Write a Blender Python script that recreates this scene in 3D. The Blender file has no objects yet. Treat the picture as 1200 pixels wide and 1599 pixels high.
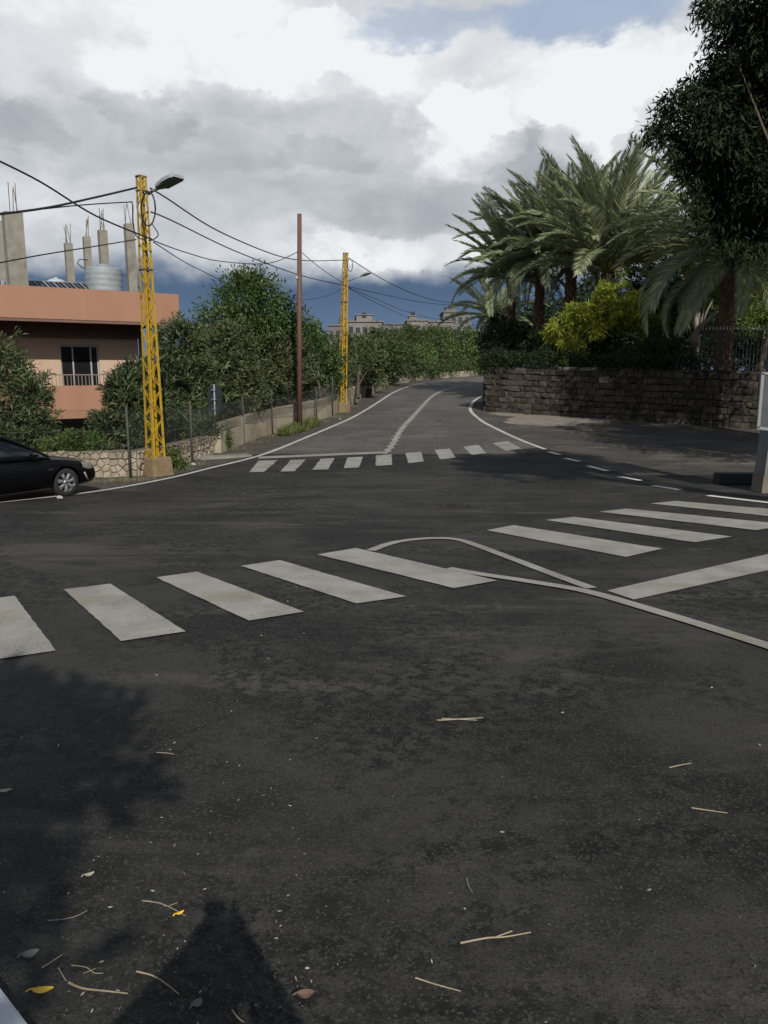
import bpy, bmesh, math, random
import numpy as np
from mathutils import Vector, Matrix
R = math.radians
sc = bpy.context.scene
C = sc.collection
random.seed(7)

# ------------------------------------------------------------------ camera, sky, sun, exposure
F = 1208.0                      # focal length in pixels of a 1200 x 1599 frame
CAM = Vector((0, 0, 1.65))
PITCH = math.atan(220 / F)
cam = bpy.data.cameras.new('camera'); co = bpy.data.objects.new('camera', cam); C.objects.link(co)
co.location = CAM; co.rotation_euler = (R(90) - PITCH, 0, 0)
cam.sensor_fit = 'VERTICAL'; cam.sensor_height = 24; cam.sensor_width = 24; cam.lens = F / 1599 * 24
cam.clip_start = 0.03; cam.clip_end = 5000
sc.camera = co
SUN_EL, SUN_AZ = R(36.4), R(180 - 13.7)   # azimuth clockwise from +Y (behind the camera, a little to the right)
w = bpy.data.worlds.new('World'); sc.world = w; w.use_nodes = True
sd = bpy.data.lights.new('sun', 'SUN'); sd.energy = 4.2; sd.angle = R(0.53); sd.color = (1, .95, .87)
so = bpy.data.objects.new('sun', sd); C.objects.link(so)
sdir = Vector((math.sin(SUN_AZ) * math.cos(SUN_EL), math.cos(SUN_AZ) * math.cos(SUN_EL), math.sin(SUN_EL)))
so.rotation_euler = sdir.to_track_quat('Z', 'Y').to_euler(); so.location = (4, -18, 30)
cy = sc.cycles; cy.max_bounces = 5; cy.diffuse_bounces = 3; cy.glossy_bounces = 2; cy.transmission_bounces = 3; cy.caustics_reflective = False; cy.caustics_refractive = False
vs = sc.view_settings; vs.view_transform = 'Standard'; vs.look = 'None'; vs.exposure = 0.0; vs.gamma = 1; vs.use_curve_mapping = False


# cloud masses: (px, py, radius x, radius y, brightness, softness), pixels of the photograph turned into directions
SKY = 0.065
SKYB = [(250, 70, 370, 75, .16, .9), (535, 66, 85, 38, .22, .30), (840, 112, 250, 64, .16, .30), (60, 235, 300, 50, -.07, .9),
        (725, 205, 62, 52, .22, .5), (905, 200, 62, 48, .22, .45), (825, 242, 90, 40, -.24, .6), (1000, 175, 160, 60, .10, .8), (400, 165, 110, 20, -.14, .8), (240, 190, 60, 34, -.14, .5),
        (515, 240, 75, 17, -.10, .6), (620, 322, 330, 36, -.13, .9), (180, 310, 200, 32, .12, .9), (640, 395, 190, 24, .18, .6), (20, 200, 60, 30, -.14, .6), (330, 110, 220, 40, .06, .9), (460, 300, 160, 30, .06, .8)]
SKYGAP = [(930, 14, 130, 38, .95, .5), (690, 34, 120, 26, .65, .6)]


def ray(px, py):
    cx, cy = (px - 600) / F, (799.5 - py) / F
    return Vector((cx, math.cos(PITCH) + cy * math.sin(PITCH), -math.sin(PITCH) + cy * math.cos(PITCH)))


def build_sky():
    nt = w.node_tree; N = nt.nodes; L = nt.links; N.clear()

    def nd(t, **k):
        n = N.new(t)
        for a, b in k.items(): setattr(n, a, b)
        return n

    def put(n, i, v):
        if isinstance(v, bpy.types.NodeSocket): L.new(v, n.inputs[i])
        else: n.inputs[i].default_value = v

    def M(op, a, b=0.0, c=0.0):
        n = nd('ShaderNodeMath', operation=op); put(n, 0, a); put(n, 1, b); put(n, 2, c); return n.outputs[0]

    def step(x, lo, hi):
        n = nd('ShaderNodeMapRange', interpolation_type='SMOOTHSTEP')
        put(n, 0, x); put(n, 1, lo); put(n, 2, hi); put(n, 3, 0.0); put(n, 4, 1.0)
        return n.outputs[0]

    def mix(f, a, b):
        n = nd('ShaderNodeMix', data_type='RGBA')
        put(n, 0, f); put(n, 6, (*a, 1) if isinstance(a, tuple) else a); put(n, 7, (*b, 1) if isinstance(b, tuple) else b)
        return n.outputs[2]

    tc = nd('ShaderNodeTexCoord'); vn = nd('ShaderNodeVectorMath', operation='NORMALIZE'); L.new(tc.outputs['Generated'], vn.inputs[0])
    sp = nd('ShaderNodeSeparateXYZ'); L.new(vn.outputs[0], sp.inputs[0])
    dx, dy, dz = sp.outputs
    az = M('MULTIPLY', M('ARCTAN2', dx, dy), 57.2958)     # degrees right of the road's direction
    el = M('MULTIPLY', M('ARCSINE', dz), 57.2958)         # degrees above the horizon

    def P(zs=1.5, off=0.0, up=0.0):
        c = nd('ShaderNodeCombineXYZ'); put(c, 0, M('ADD', dx, off)); put(c, 1, dy); put(c, 2, M('MULTIPLY', M('ADD', dz, up), zs)); return c.outputs[0]

    def noise(p, s, d, r, dist=0.0, out=0):
        n = nd('ShaderNodeTexNoise'); put(n, 'Vector', p); put(n, 'Scale', s); put(n, 'Detail', d); put(n, 'Roughness', r); put(n, 'Distortion', dist)
        return n.outputs[out]
    # billowing displacement of every outline
    wc = nd('ShaderNodeSeparateColor'); L.new(noise(P(1.7), 11, 7, .60, 0, 1), wc.inputs[0])
    wa, we = M('SUBTRACT', wc.outputs[0], .5), M('SUBTRACT', wc.outputs[1], .5)
    azw = M('MULTIPLY_ADD', wa, 9.0, az); elw = M('MULTIPLY_ADD', we, 6.0, el)

    def cloud(px, py, rx, ry, soft=.9, cut=.5):
        """a cloud mass centred on the direction of a photo pixel, radii in pixels; 0..1"""
        d = ray(px, py); a0 = math.degrees(math.atan2(d.x, d.y)); e0 = math.degrees(math.asin(d.normalized().z))
        u = M('DIVIDE', M('SUBTRACT', azw, a0), math.degrees(rx / F)); v = M('DIVIDE', M('SUBTRACT', elw, e0), math.degrees(ry / F))
        r2 = M('ADD', M('MULTIPLY', u, u), M('MULTIPLY', v, v)); return step(r2, 1 + soft, max(0.0, 1 - soft))

    sky = nd('ShaderNodeTexSky', sky_type='NISHITA', sun_disc=False, sun_elevation=SUN_EL, sun_rotation=SUN_AZ)
    sky.air_density = 1.0; sky.dust_density = 1.0; sky.altitude = 150
    sv = nd('ShaderNodeVectorMath', operation='SCALE'); L.new(sky.outputs[0], sv.inputs[0]); sv.inputs[3].default_value = SKY
    blue = sv.outputs[0]
    fine = M('SUBTRACT', noise(P(1.5, 1.7), 7.5, 8, .58, .2), .5)
    mid = M('SUBTRACT', noise(P(2.2, 4.2), 3.3, 6, .55, .3), .5)
    # brightness of the cloud deck
    b = M('MULTIPLY_ADD', fine, .72, .74)
    b = M('MULTIPLY_ADD', mid, .28, b)
    top = step(elw, 13.5, 19.0)
    b = M('MULTIPLY_ADD', top, .07, b)
    for px, py, rx, ry, amp, soft in SKYB:
        b = M('MULTIPLY_ADD', cloud(px, py, rx, ry, soft), amp, b)
    cr = nd('ShaderNodeValToRGB'); L.new(b, cr.inputs[0]); e = cr.color_ramp.elements
    e[0].position = .15; e[0].color = (.20, .235, .28, 1); e[1].position = 1.08; e[1].color = (.88, .90, .92, 1)
    for p_, c_ in ((.38, (.31, .345, .385)), (.56, (.42, .45, .49)), (.75, (.57, .60, .635)), (.92, (.73, .755, .78))):
        q = e.new(p_); q.color = (*c_, 1)
    # the deck stands ahead along the horizon; higher up and behind it breaks up into loose clouds
    loose = step(M('ADD', mid, M('MULTIPLY', fine, .5)), .00, .16)
    band = step(M('MULTIPLY_ADD', mid, 14.0, el), 36, 26)
    cover = M('MAXIMUM', band, M('MULTIPLY', loose, .8))
    col = mix(cover, blue, cr.outputs[0])
    for px, py, rx, ry, amp, soft in SKYGAP:
        col = mix(M('MULTIPLY', cloud(px, py, rx, ry, soft), amp), col, (.37, .455, .60))
    # rain-dark air under the cloud base, along the whole horizon
    low = step(M('ADD', M('MULTIPLY_ADD', we, 3.4, el), M('MULTIPLY', mid, 3.0)), 7.9, 5.9)
    lowc = mix(step(el, 2.0, 6.0), (.125, .190, .295), (.085, .140, .235))
    col = mix(low, col, lowc)
    bg = nd('ShaderNodeBackground'); L.new(col, bg.inputs[0]); bg.inputs[1].default_value = 1.0
    out = nd('ShaderNodeOutputWorld'); L.new(bg.outputs[0], out.inputs[0])


build_sky()
w.cycles.sampling_method = 'MANUAL'; w.cycles.sample_map_resolution = 512

# ------------------------------------------------------------------ terrain profile and pixel helpers
GY0, GST = -60.0, 0.5


def _slope(y):
    if y < 13: return -.047
    if y < 26: return -.047 + (y - 13) / 13 * .093
    if y < 38: return .046
    if y < 50: return .046 - (y - 38) / 12 * .018
    if y < 72: return .028
    if y < 88: return .028 * (1 - (y - 72) / 16)
    return 0.0


GZ = [0.0]
for i in range(int(260 / GST)):
    GZ.append(GZ[-1] + GST * _slope(GY0 + (i + .5) * GST))
_off = GZ[int(-GY0 / GST)]
GZ = [a - _off for a in GZ]


def g(y):
    t = (y - GY0) / GST
    if t <= 0: return GZ[0]
    if t >= len(GZ) - 1: return GZ[-1]
    i = int(t); return GZ[i] + (GZ[i + 1] - GZ[i]) * (t - i)


def at(px, py, Y):
    d = ray(px, py); return CAM + d * (Y / d.y)


def gp(px, py):
    d = ray(px, py); t = 0.3
    while t < 400:
        p = CAM + d * t
        if p.z < g(p.y):
            lo, hi = t - .25, t
            for _ in range(24):
                m = (lo + hi) / 2; p = CAM + d * m
                if p.z < g(p.y): hi = m
                else: lo = m
            return CAM + d * hi
        t += .25
    return CAM + d * 100


# ------------------------------------------------------------------ materials
MATS = {}


def newmat(name):
    m = bpy.data.materials.new(name); m.use_nodes = True; MATS[name] = m
    nt = m.node_tree; b = nt.nodes['Principled BSDF']; return m, nt, b


def mat(name, c1, c2=None, scale=6, rough=.7, bump=0.0, bscale=None, detail=6, metal=0.0, c3=None, spec=.5, stretch=None, island=0.0, objrand=0.0, coat=0.0):
    m, nt, b = newmat(name); N = nt.nodes; L = nt.links
    b.inputs['Roughness'].default_value = rough; b.inputs['Metallic'].default_value = metal
    b.inputs['Specular IOR Level'].default_value = spec; b.inputs['Coat Weight'].default_value = coat
    b.inputs['Base Color'].default_value = (*c1, 1)
    geo = N.new('ShaderNodeNewGeometry'); vec = geo.outputs['Position']
    if stretch:
        vm = N.new('ShaderNodeVectorMath'); vm.operation = 'MULTIPLY'; L.new(vec, vm.inputs[0]); vm.inputs[1].default_value = stretch; vec = vm.outputs[0]
    col = None
    if c2 is not None:
        n = N.new('ShaderNodeTexNoise'); n.inputs['Scale'].default_value = scale; n.inputs['Detail'].default_value = detail; n.inputs['Roughness'].default_value = .62
        L.new(vec, n.inputs['Vector'])
        r = N.new('ShaderNodeValToRGB'); L.new(n.outputs[0], r.inputs[0])
        r.color_ramp.elements[0].position = .34; r.color_ramp.elements[0].color = (*c1, 1)
        r.color_ramp.elements[1].position = .68; r.color_ramp.elements[1].color = (*c2, 1)
        col = r.outputs[0]
        if c3 is not None:
            n3 = N.new('ShaderNodeTexNoise'); n3.inputs['Scale'].default_value = scale * .23; n3.inputs['Detail'].default_value = 8; n3.inputs['Roughness'].default_value = .7
            L.new(vec, n3.inputs['Vector'])
            r3 = N.new('ShaderNodeMapRange'); L.new(n3.outputs[0], r3.inputs[0]); r3.inputs[1].default_value = .53; r3.inputs[2].default_value = .66
            mx = N.new('ShaderNodeMix'); mx.data_type = 'RGBA'; L.new(r3.outputs[0], mx.inputs[0]); L.new(col, mx.inputs[6]); mx.inputs[7].default_value = (*c3, 1); col = mx.outputs[2]
    if objrand or island:
        hs = N.new('ShaderNodeHueSaturation')
        if objrand: src = N.new('ShaderNodeObjectInfo').outputs['Random']; amt = objrand
        else: src = geo.outputs['Random Per Island']; amt = island
        mr = N.new('ShaderNodeMapRange'); L.new(src, mr.inputs[0]); mr.inputs[3].default_value = 1 - amt; mr.inputs[4].default_value = 1 + amt
        L.new(mr.outputs[0], hs.inputs['Value'])
        mr2 = N.new('ShaderNodeMath'); mr2.operation = 'MULTIPLY'; L.new(src, mr2.inputs[0]); mr2.inputs[1].default_value = 7.31
        fr = N.new('ShaderNodeMath'); fr.operation = 'FRACT'; L.new(mr2.outputs[0], fr.inputs[0])
        mr3 = N.new('ShaderNodeMapRange'); L.new(fr.outputs[0], mr3.inputs[0]); mr3.inputs[3].default_value = .5 - amt * .035; mr3.inputs[4].default_value = .5 + amt * .035
        L.new(mr3.outputs[0], hs.inputs['Hue'])
        if col is None: hs.inputs['Color'].default_value = (*c1, 1)
        else: L.new(col, hs.inputs['Color'])
        col = hs.outputs[0]
    if col is not None: L.new(col, b.inputs['Base Color'])
    if bump:
        n = N.new('ShaderNodeTexNoise'); n.inputs['Scale'].default_value = bscale or scale * 3; n.inputs['Detail'].default_value = 5
        L.new(vec, n.inputs['Vector'])
        bp = N.new('ShaderNodeBump'); bp.inputs['Strength'].default_value = min(1, bump * 20); bp.inputs['Distance'].default_value = bump; L.new(n.outputs[0], bp.inputs['Height']); L.new(bp.outputs[0], b.inputs['Normal'])
    return m


def leafmat(name, c1, c2, trans=.35, rough=.45, spec=.4, hue=.03):
    """leaf: colour differs from leaf to leaf, light passes through"""
    m, nt, b = newmat(name); N = nt.nodes; L = nt.links
    geo = N.new('ShaderNodeNewGeometry')
    r = N.new('ShaderNodeValToRGB'); L.new(geo.outputs['Random Per Island'], r.inputs[0])
    r.color_ramp.elements[0].color = (*c1, 1); r.color_ramp.elements[1].color = (*c2, 1)
    n = N.new('ShaderNodeTexNoise'); n.inputs['Scale'].default_value = .9; n.inputs['Detail'].default_value = 3; L.new(geo.outputs['Position'], n.inputs['Vector'])
    mr = N.new('ShaderNodeMapRange'); L.new(n.outputs[0], mr.inputs[0]); mr.inputs[1].default_value = .3; mr.inputs[2].default_value = .7; mr.inputs[3].default_value = .5 - hue; mr.inputs[4].default_value = .5 + hue
    hs = N.new('ShaderNodeHueSaturation'); L.new(mr.outputs[0], hs.inputs['Hue']); L.new(r.outputs[0], hs.inputs['Color'])
    L.new(hs.outputs[0], b.inputs['Base Color']); b.inputs['Roughness'].default_value = rough; b.inputs['Specular IOR Level'].default_value = spec
    t = N.new('ShaderNodeBsdfTranslucent'); L.new(hs.outputs[0], t.inputs[0])
    mx = N.new('ShaderNodeMixShader'); mx.inputs[0].default_value = trans
    L.new(b.outputs[0], mx.inputs[1]); L.new(t.outputs[0], mx.inputs[2]); L.new(mx.outputs[0], N['Material Output'].inputs[0])
    return m


def asphalt(name, c_lo, c_hi, c_patch, speck):
    m, nt, b = newmat(name); N = nt.nodes; L = nt.links
    geo = N.new('ShaderNodeNewGeometry'); pos = geo.outputs['Position']

    def noise(s, d=6, r=.6, v=pos, dist=0):
        n = N.new('ShaderNodeTexNoise'); n.inputs['Scale'].default_value = s; n.inputs['Detail'].default_value = d; n.inputs['Roughness'].default_value = r; n.inputs['Distortion'].default_value = dist
        L.new(v, n.inputs['Vector']); return n.outputs[0]

    def ramp(x, a, b_):
        r = N.new('ShaderNodeMapRange'); r.interpolation_type = 'SMOOTHSTEP'; L.new(x, r.inputs[0]); r.inputs[1].default_value = a; r.inputs[2].default_value = b_; return r.outputs[0]

    def mix(f, a, b_, blend='MIX'):
        x = N.new('ShaderNodeMix'); x.data_type = 'RGBA'; x.blend_type = blend
        if isinstance(f, float): x.inputs[0].default_value = f
        else: L.new(f, x.inputs[0])
        for i, c in ((6, a), (7, b_)):
            if isinstance(c, tuple): x.inputs[i].default_value = (*c, 1)
            else: L.new(c, x.inputs[i])
        return x.outputs[2]
    col = mix(ramp(noise(.55, 8, .66), .38, .56), c_lo, c_hi)
    # long worn lanes that follow the crossing traffic
    st = N.new('ShaderNodeVectorMath'); st.operation = 'MULTIPLY'; L.new(pos, st.inputs[0]); st.inputs[1].default_value = (.22, 1.0, 1)
    col = mix(ramp(noise(1.5, 7, .62, st.outputs[0], .8), .50, .68), col, c_patch)
    # ragged lumps where the bitumen shows dark between the worn stones
    wet = N.new('ShaderNodeMath'); wet.operation = 'MULTIPLY'; L.new(ramp(noise(.33, 6, .70, dist=.7), .42, .56), wet.inputs[0]); L.new(ramp(noise(11, 8, .78), .44, .56), wet.inputs[1])
    col = mix(wet.outputs[0], col, tuple(c * .38 for c in c_lo))
    v = N.new('ShaderNodeTexVoronoi'); v.inputs['Scale'].default_value = 120; L.new(pos, v.inputs['Vector'])
    sep = N.new('ShaderNodeSeparateColor'); L.new(v.outputs['Color'], sep.inputs[0])
    col = mix(ramp(sep.outputs[0], .72, 1.0), col, speck)
    col = mix(ramp(sep.outputs[1], .70, 1.15), col, tuple(c * .6 for c in c_lo))
    L.new(col, b.inputs['Base Color'])
    b.inputs['Roughness'].default_value = .82; b.inputs['Specular IOR Level'].default_value = .28
    ad = N.new('ShaderNodeMath'); ad.operation = 'ADD'; L.new(v.outputs['Distance'], ad.inputs[0]); L.new(noise(60, 4, .7), ad.inputs[1])
    bp = N.new('ShaderNodeBump'); bp.inputs['Strength'].default_value = .5; bp.inputs['Distance'].default_value = .004; L.new(ad.outputs[0], bp.inputs['Height']); L.new(bp.outputs[0], b.inputs['Normal'])
    return m


asphalt('asphalt_dark', (.0110, .0109, .0102), (.034, .0334, .0310), (.058, .0565, .0520), (.046, .0455, .0425))
asphalt('asphalt_worn', (.080, .076, .070), (.105, .099, .090), (.125, .117, .105), (.14, .134, .123))
asphalt('asphalt_drive', (.050, .046, .042), (.075, .068, .060), (.15, .128, .105), (.12, .11, .10))


def paintmat(name, c, wear):
    m = mat(name, tuple(a * .68 for a in c), c, scale=2.6, rough=.75, bump=.003, bscale=180, c3=(c[0] * .66, c[1] * .61, c[2] * .50), detail=10)
    nt = m.node_tree; N = nt.nodes; L = nt.links; b = N['Principled BSDF']
    src = b.inputs['Base Color'].links[0].from_socket
    geo = N.new('ShaderNodeNewGeometry'); n = N.new('ShaderNodeTexNoise'); n.inputs['Scale'].default_value = 55; n.inputs['Detail'].default_value = 8; n.inputs['Roughness'].default_value = .75
    L.new(geo.outputs['Position'], n.inputs['Vector'])
    n5 = N.new('ShaderNodeTexNoise'); n5.inputs['Scale'].default_value = 1.7; n5.inputs['Detail'].default_value = 5; n5.inputs['Roughness'].default_value = .65; L.new(geo.outputs['Position'], n5.inputs['Vector'])
    ma = N.new('ShaderNodeMath'); ma.operation = 'MULTIPLY_ADD'; L.new(n5.outputs[0], ma.inputs[0]); ma.inputs[1].default_value = .42; L.new(n.outputs[0], ma.inputs[2])
    ms = N.new('ShaderNodeMath'); ms.operation = 'SUBTRACT'; L.new(ma.outputs[0], ms.inputs[0]); ms.inputs[1].default_value = .21
    r = N.new('ShaderNodeMapRange'); L.new(ms.outputs[0], r.inputs[0]); r.inputs[1].default_value = wear; r.inputs[2].default_value = wear + .05
    mx = N.new('ShaderNodeMix'); mx.data_type = 'RGBA'; L.new(r.outputs[0], mx.inputs[0]); L.new(src, mx.inputs[6]); mx.inputs[7].default_value = (.11, .108, .10, 1)
    L.new(mx.outputs[2], b.inputs['Base Color'])
    return m


paintmat('road_paint', (.32, .314, .285), .575)
paintmat('road_paint_bright', (.52, .515, .49), .66)
paintmat('dash_paint', (.78, .775, .75), .70)
mat('soil', (.05, .04, .028), (.095, .077, .055), 2.2, .95, .03, 14, c3=(.085, .095, .035), detail=9)
mat('gravel_verge', (.028, .026, .023), (.075, .064, .052), 7, .95, .02, 40, detail=9, c3=(.10, .08, .056))
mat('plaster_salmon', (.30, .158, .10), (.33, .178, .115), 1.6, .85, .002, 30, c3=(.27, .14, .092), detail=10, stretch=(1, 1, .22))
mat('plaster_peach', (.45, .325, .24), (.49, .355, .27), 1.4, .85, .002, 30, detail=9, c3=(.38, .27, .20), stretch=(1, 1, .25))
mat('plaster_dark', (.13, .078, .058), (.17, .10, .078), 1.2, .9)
mat('concrete', (.19, .178, .15), (.26, .245, .21), 3.5, .9, .006, 25, c3=(.155, .145, .12), detail=9)
mat('concrete_wall', (.30, .26, .19), (.40, .35, .265), 1.6, .9, .008, 18, c3=(.21, .18, .135), detail=10)
mat('concrete_base', (.14, .095, .052), (.22, .165, .10), 5, .9, .006, 30, c3=(.20, .16, .05))
mat('concrete_pale', (.12, .126, .128), (.16, .167, .17), 2.6, .85, .004, 30, c3=(.10, .10, .095))
mat('concrete_beige', (.13, .112, .09), (.17, .15, .122), 6, .9, .004, 30)
mat('yellow_paint', (.36, .225, .012), (.43, .28, .02), 5, .6, .001, 60, c3=(.20, .11, .02), detail=10)
mat('yellow_rust', (.30, .20, .04), (.40, .30, .09), 7, .7, .001, 60, c3=(.15, .08, .035), detail=9)
mat('grey_metal', (.20, .215, .23), (.26, .275, .29), 8, .6, metal=.2)
mat('dark_metal', (.03, .032, .036), (.055, .055, .06), 8, .5, metal=.3)
mat('rust_post', (.085, .042, .030), (.135, .070, .050), 4, .75, .003, 40, c3=(.10, .05, .04), stretch=(1, 1, .3))
mat('rust_steel', (.08, .05, .035), (.16, .10, .07), 20, .85)
mat('fence_post', (.035, .04, .037), (.07, .065, .055), 6, .8)
mat('fence_wire', (.05, .055, .05), None, rough=.6, metal=.4)
mat('cable', (.012, .012, .013), None, rough=.55)
mat('tank_metal', (.24, .27, .285), (.28, .31, .325), 4, .6, metal=.1, c3=(.20, .225, .235))
mat('white_plastic', (.40, .42, .44), None, rough=.5)
mat('solar_cell', (.006, .008, .018), (.010, .013, .028), 5, .25, spec=.5)
mat('alu_frame', (.55, .56, .57), None, rough=.4, metal=.6)
mat('lamp_body', (.33, .35, .37), (.40, .42, .44), 9, .5, metal=.3)
mat('lamp_glass', (.10, .11, .12), None, rough=.2)
mat('window_dark', (.010, .010, .012), (.018, .017, .018), 1.5, .12, spec=.5)
mat('window_frame', (.34, .34, .35), None, rough=.5)
mat('railing', (.20, .15, .12), None, rough=.6)
mat('rubble_stone', (.22, .185, .135), (.33, .285, .215), 5, .9, .015, 22, c3=(.16, .125, .09), objrand=.22, detail=9)
mat('mortar', (.16, .135, .10), (.24, .205, .155), 8, .95, .01, 30)
mat('dark_stone', (.040, .035, .029), (.066, .058, .048), 7, .95, .03, 14, c3=(.028, .025, .022), objrand=.36, spec=.15, detail=9)
mat('dark_mortar', (.032, .030, .027), (.05, .046, .041), 8, .95, .01, 30)
mat('pale_stone', (.13, .12, .105), (.18, .168, .15), 5, .9, .01, 20, objrand=.15)
mat('black_paint', (.0025, .0025, .003), None, rough=.3, spec=.22, coat=.06)
mat('car_glass', (.006, .008, .010), None, rough=.06, spec=.6)
mat('tyre', (.012, .012, .012), (.02, .02, .02), 20, .9)
mat('alloy', (.40, .40, .41), (.48, .48, .49), 20, .32, metal=.8)
mat('chrome', (.65, .65, .66), None, rough=.15, metal=1)
mat('lens_clear', (.13, .125, .115), (.24, .225, .20), 40, .15)
mat('lens_orange', (.55, .28, .10), None, rough=.25)
mat('sign_back', (.014, .021, .025), (.02, .028, .032), 5, .8, spec=.2)
mat('bark', (.055, .042, .03), (.11, .088, .066), 6, .95, .02, 25, stretch=(1, 1, .25))
mat('bark_pale', (.16, .14, .115), (.24, .21, .175), 6, .9, .01, 25)
mat('palm_trunk', (.055, .042, .032), (.12, .092, .066), 9, .95, .03, 30)
mat('palm_boot', (.11, .055, .03), (.20, .11, .06), 9, .9, .01, 30, objrand=.35)
mat('rachis', (.22, .22, .09), (.30, .26, .09), 5, .6)
mat('picket', (.012, .013, .014), (.025, .025, .026), 9, .5)
mat('picket_tip', (.30, .31, .31), None, rough=.5)
mat('far_wall', (.16, .148, .14), (.215, .20, .19), .35, .95, detail=8, c3=(.13, .12, .115))
mat('far_wall_grey', (.125, .122, .125), (.17, .166, .168), .35, .95, detail=8)
mat('far_window', (.025, .028, .032), None, rough=.4)
mat('far_white', (.36, .37, .38), None, rough=.8)
mat('panel_face', (.05, .053, .056), (.085, .09, .094), 1.4, .35, detail=3)
mat('white_frame', (.22, .23, .235), None, rough=.45)
mat('rubber', (.010, .010, .011), (.018, .018, .018), 9, .8)
mat('white_kerb', (.5, .53, .57), (.56, .585, .61), 8, .8, .002, 60, c3=(.44, .46, .5))
mat('straw', (.24, .195, .125), (.33, .275, .185), 30, .8)
mat('twig', (.18, .15, .10), (.28, .235, .165), 40, .85)
mat('leaf_yellow', (.55, .34, .02), (.62, .41, .04), 30, .55)
mat('leaf_brown', (.11, .068, .05), (.16, .10, .07), 30, .8)
mat('leaf_pale', (.26, .25, .19), (.34, .325, .25), 30, .8)
mat('leaf_grey', (.10, .10, .09), (.16, .155, .14), 30, .8)
mat('litter_bits', (.20, .19, .155), (.34, .32, .27), 40, .8, island=.4)
mat('debris_dark', (.016, .013, .010), (.06, .045, .03), 30, .9)
mat('shirt', (.10, .12, .16), None, rough=.9)
mat('hair', (.02, .015, .012), None, rough=.7)
mat('phone_shell', (.02, .02, .022), None, rough=.3)
leafmat('leaf_loquat', (.030, .052, .018), (.115, .140, .058), .22, .5, .45, .025)
leafmat('leaf_olive', (.038, .056, .022), (.130, .150, .066), .22, .5, .4, .025)
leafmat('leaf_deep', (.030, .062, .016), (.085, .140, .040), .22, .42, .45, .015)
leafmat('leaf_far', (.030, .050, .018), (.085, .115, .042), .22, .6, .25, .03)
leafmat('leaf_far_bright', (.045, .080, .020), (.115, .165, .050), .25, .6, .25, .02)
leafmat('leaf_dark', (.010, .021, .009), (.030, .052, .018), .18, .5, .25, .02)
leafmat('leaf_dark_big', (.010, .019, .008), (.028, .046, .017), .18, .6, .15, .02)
leafmat('leaf_yellowgreen', (.20, .245, .030), (.44, .49, .080), .42, .55, .25, .012)
leafmat('leaf_fresh', (.07, .12, .02), (.15, .21, .04), .35, .5, .3, .02)
leafmat('leaf_weed', (.05, .085, .02), (.12, .165, .04), .3, .6, .3, .02)
leafmat('leaf_palm', (.27, .32, .185), (.52, .57, .360), .34, .40, .5, .010)
leafmat('leaf_palm_dry', (.18, .16, .09), (.28, .25, .14), .22, .5, .4, .01)
leafmat('grass_blade', (.07, .11, .025), (.19, .22, .07), .3, .6, .3, .02)


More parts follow.
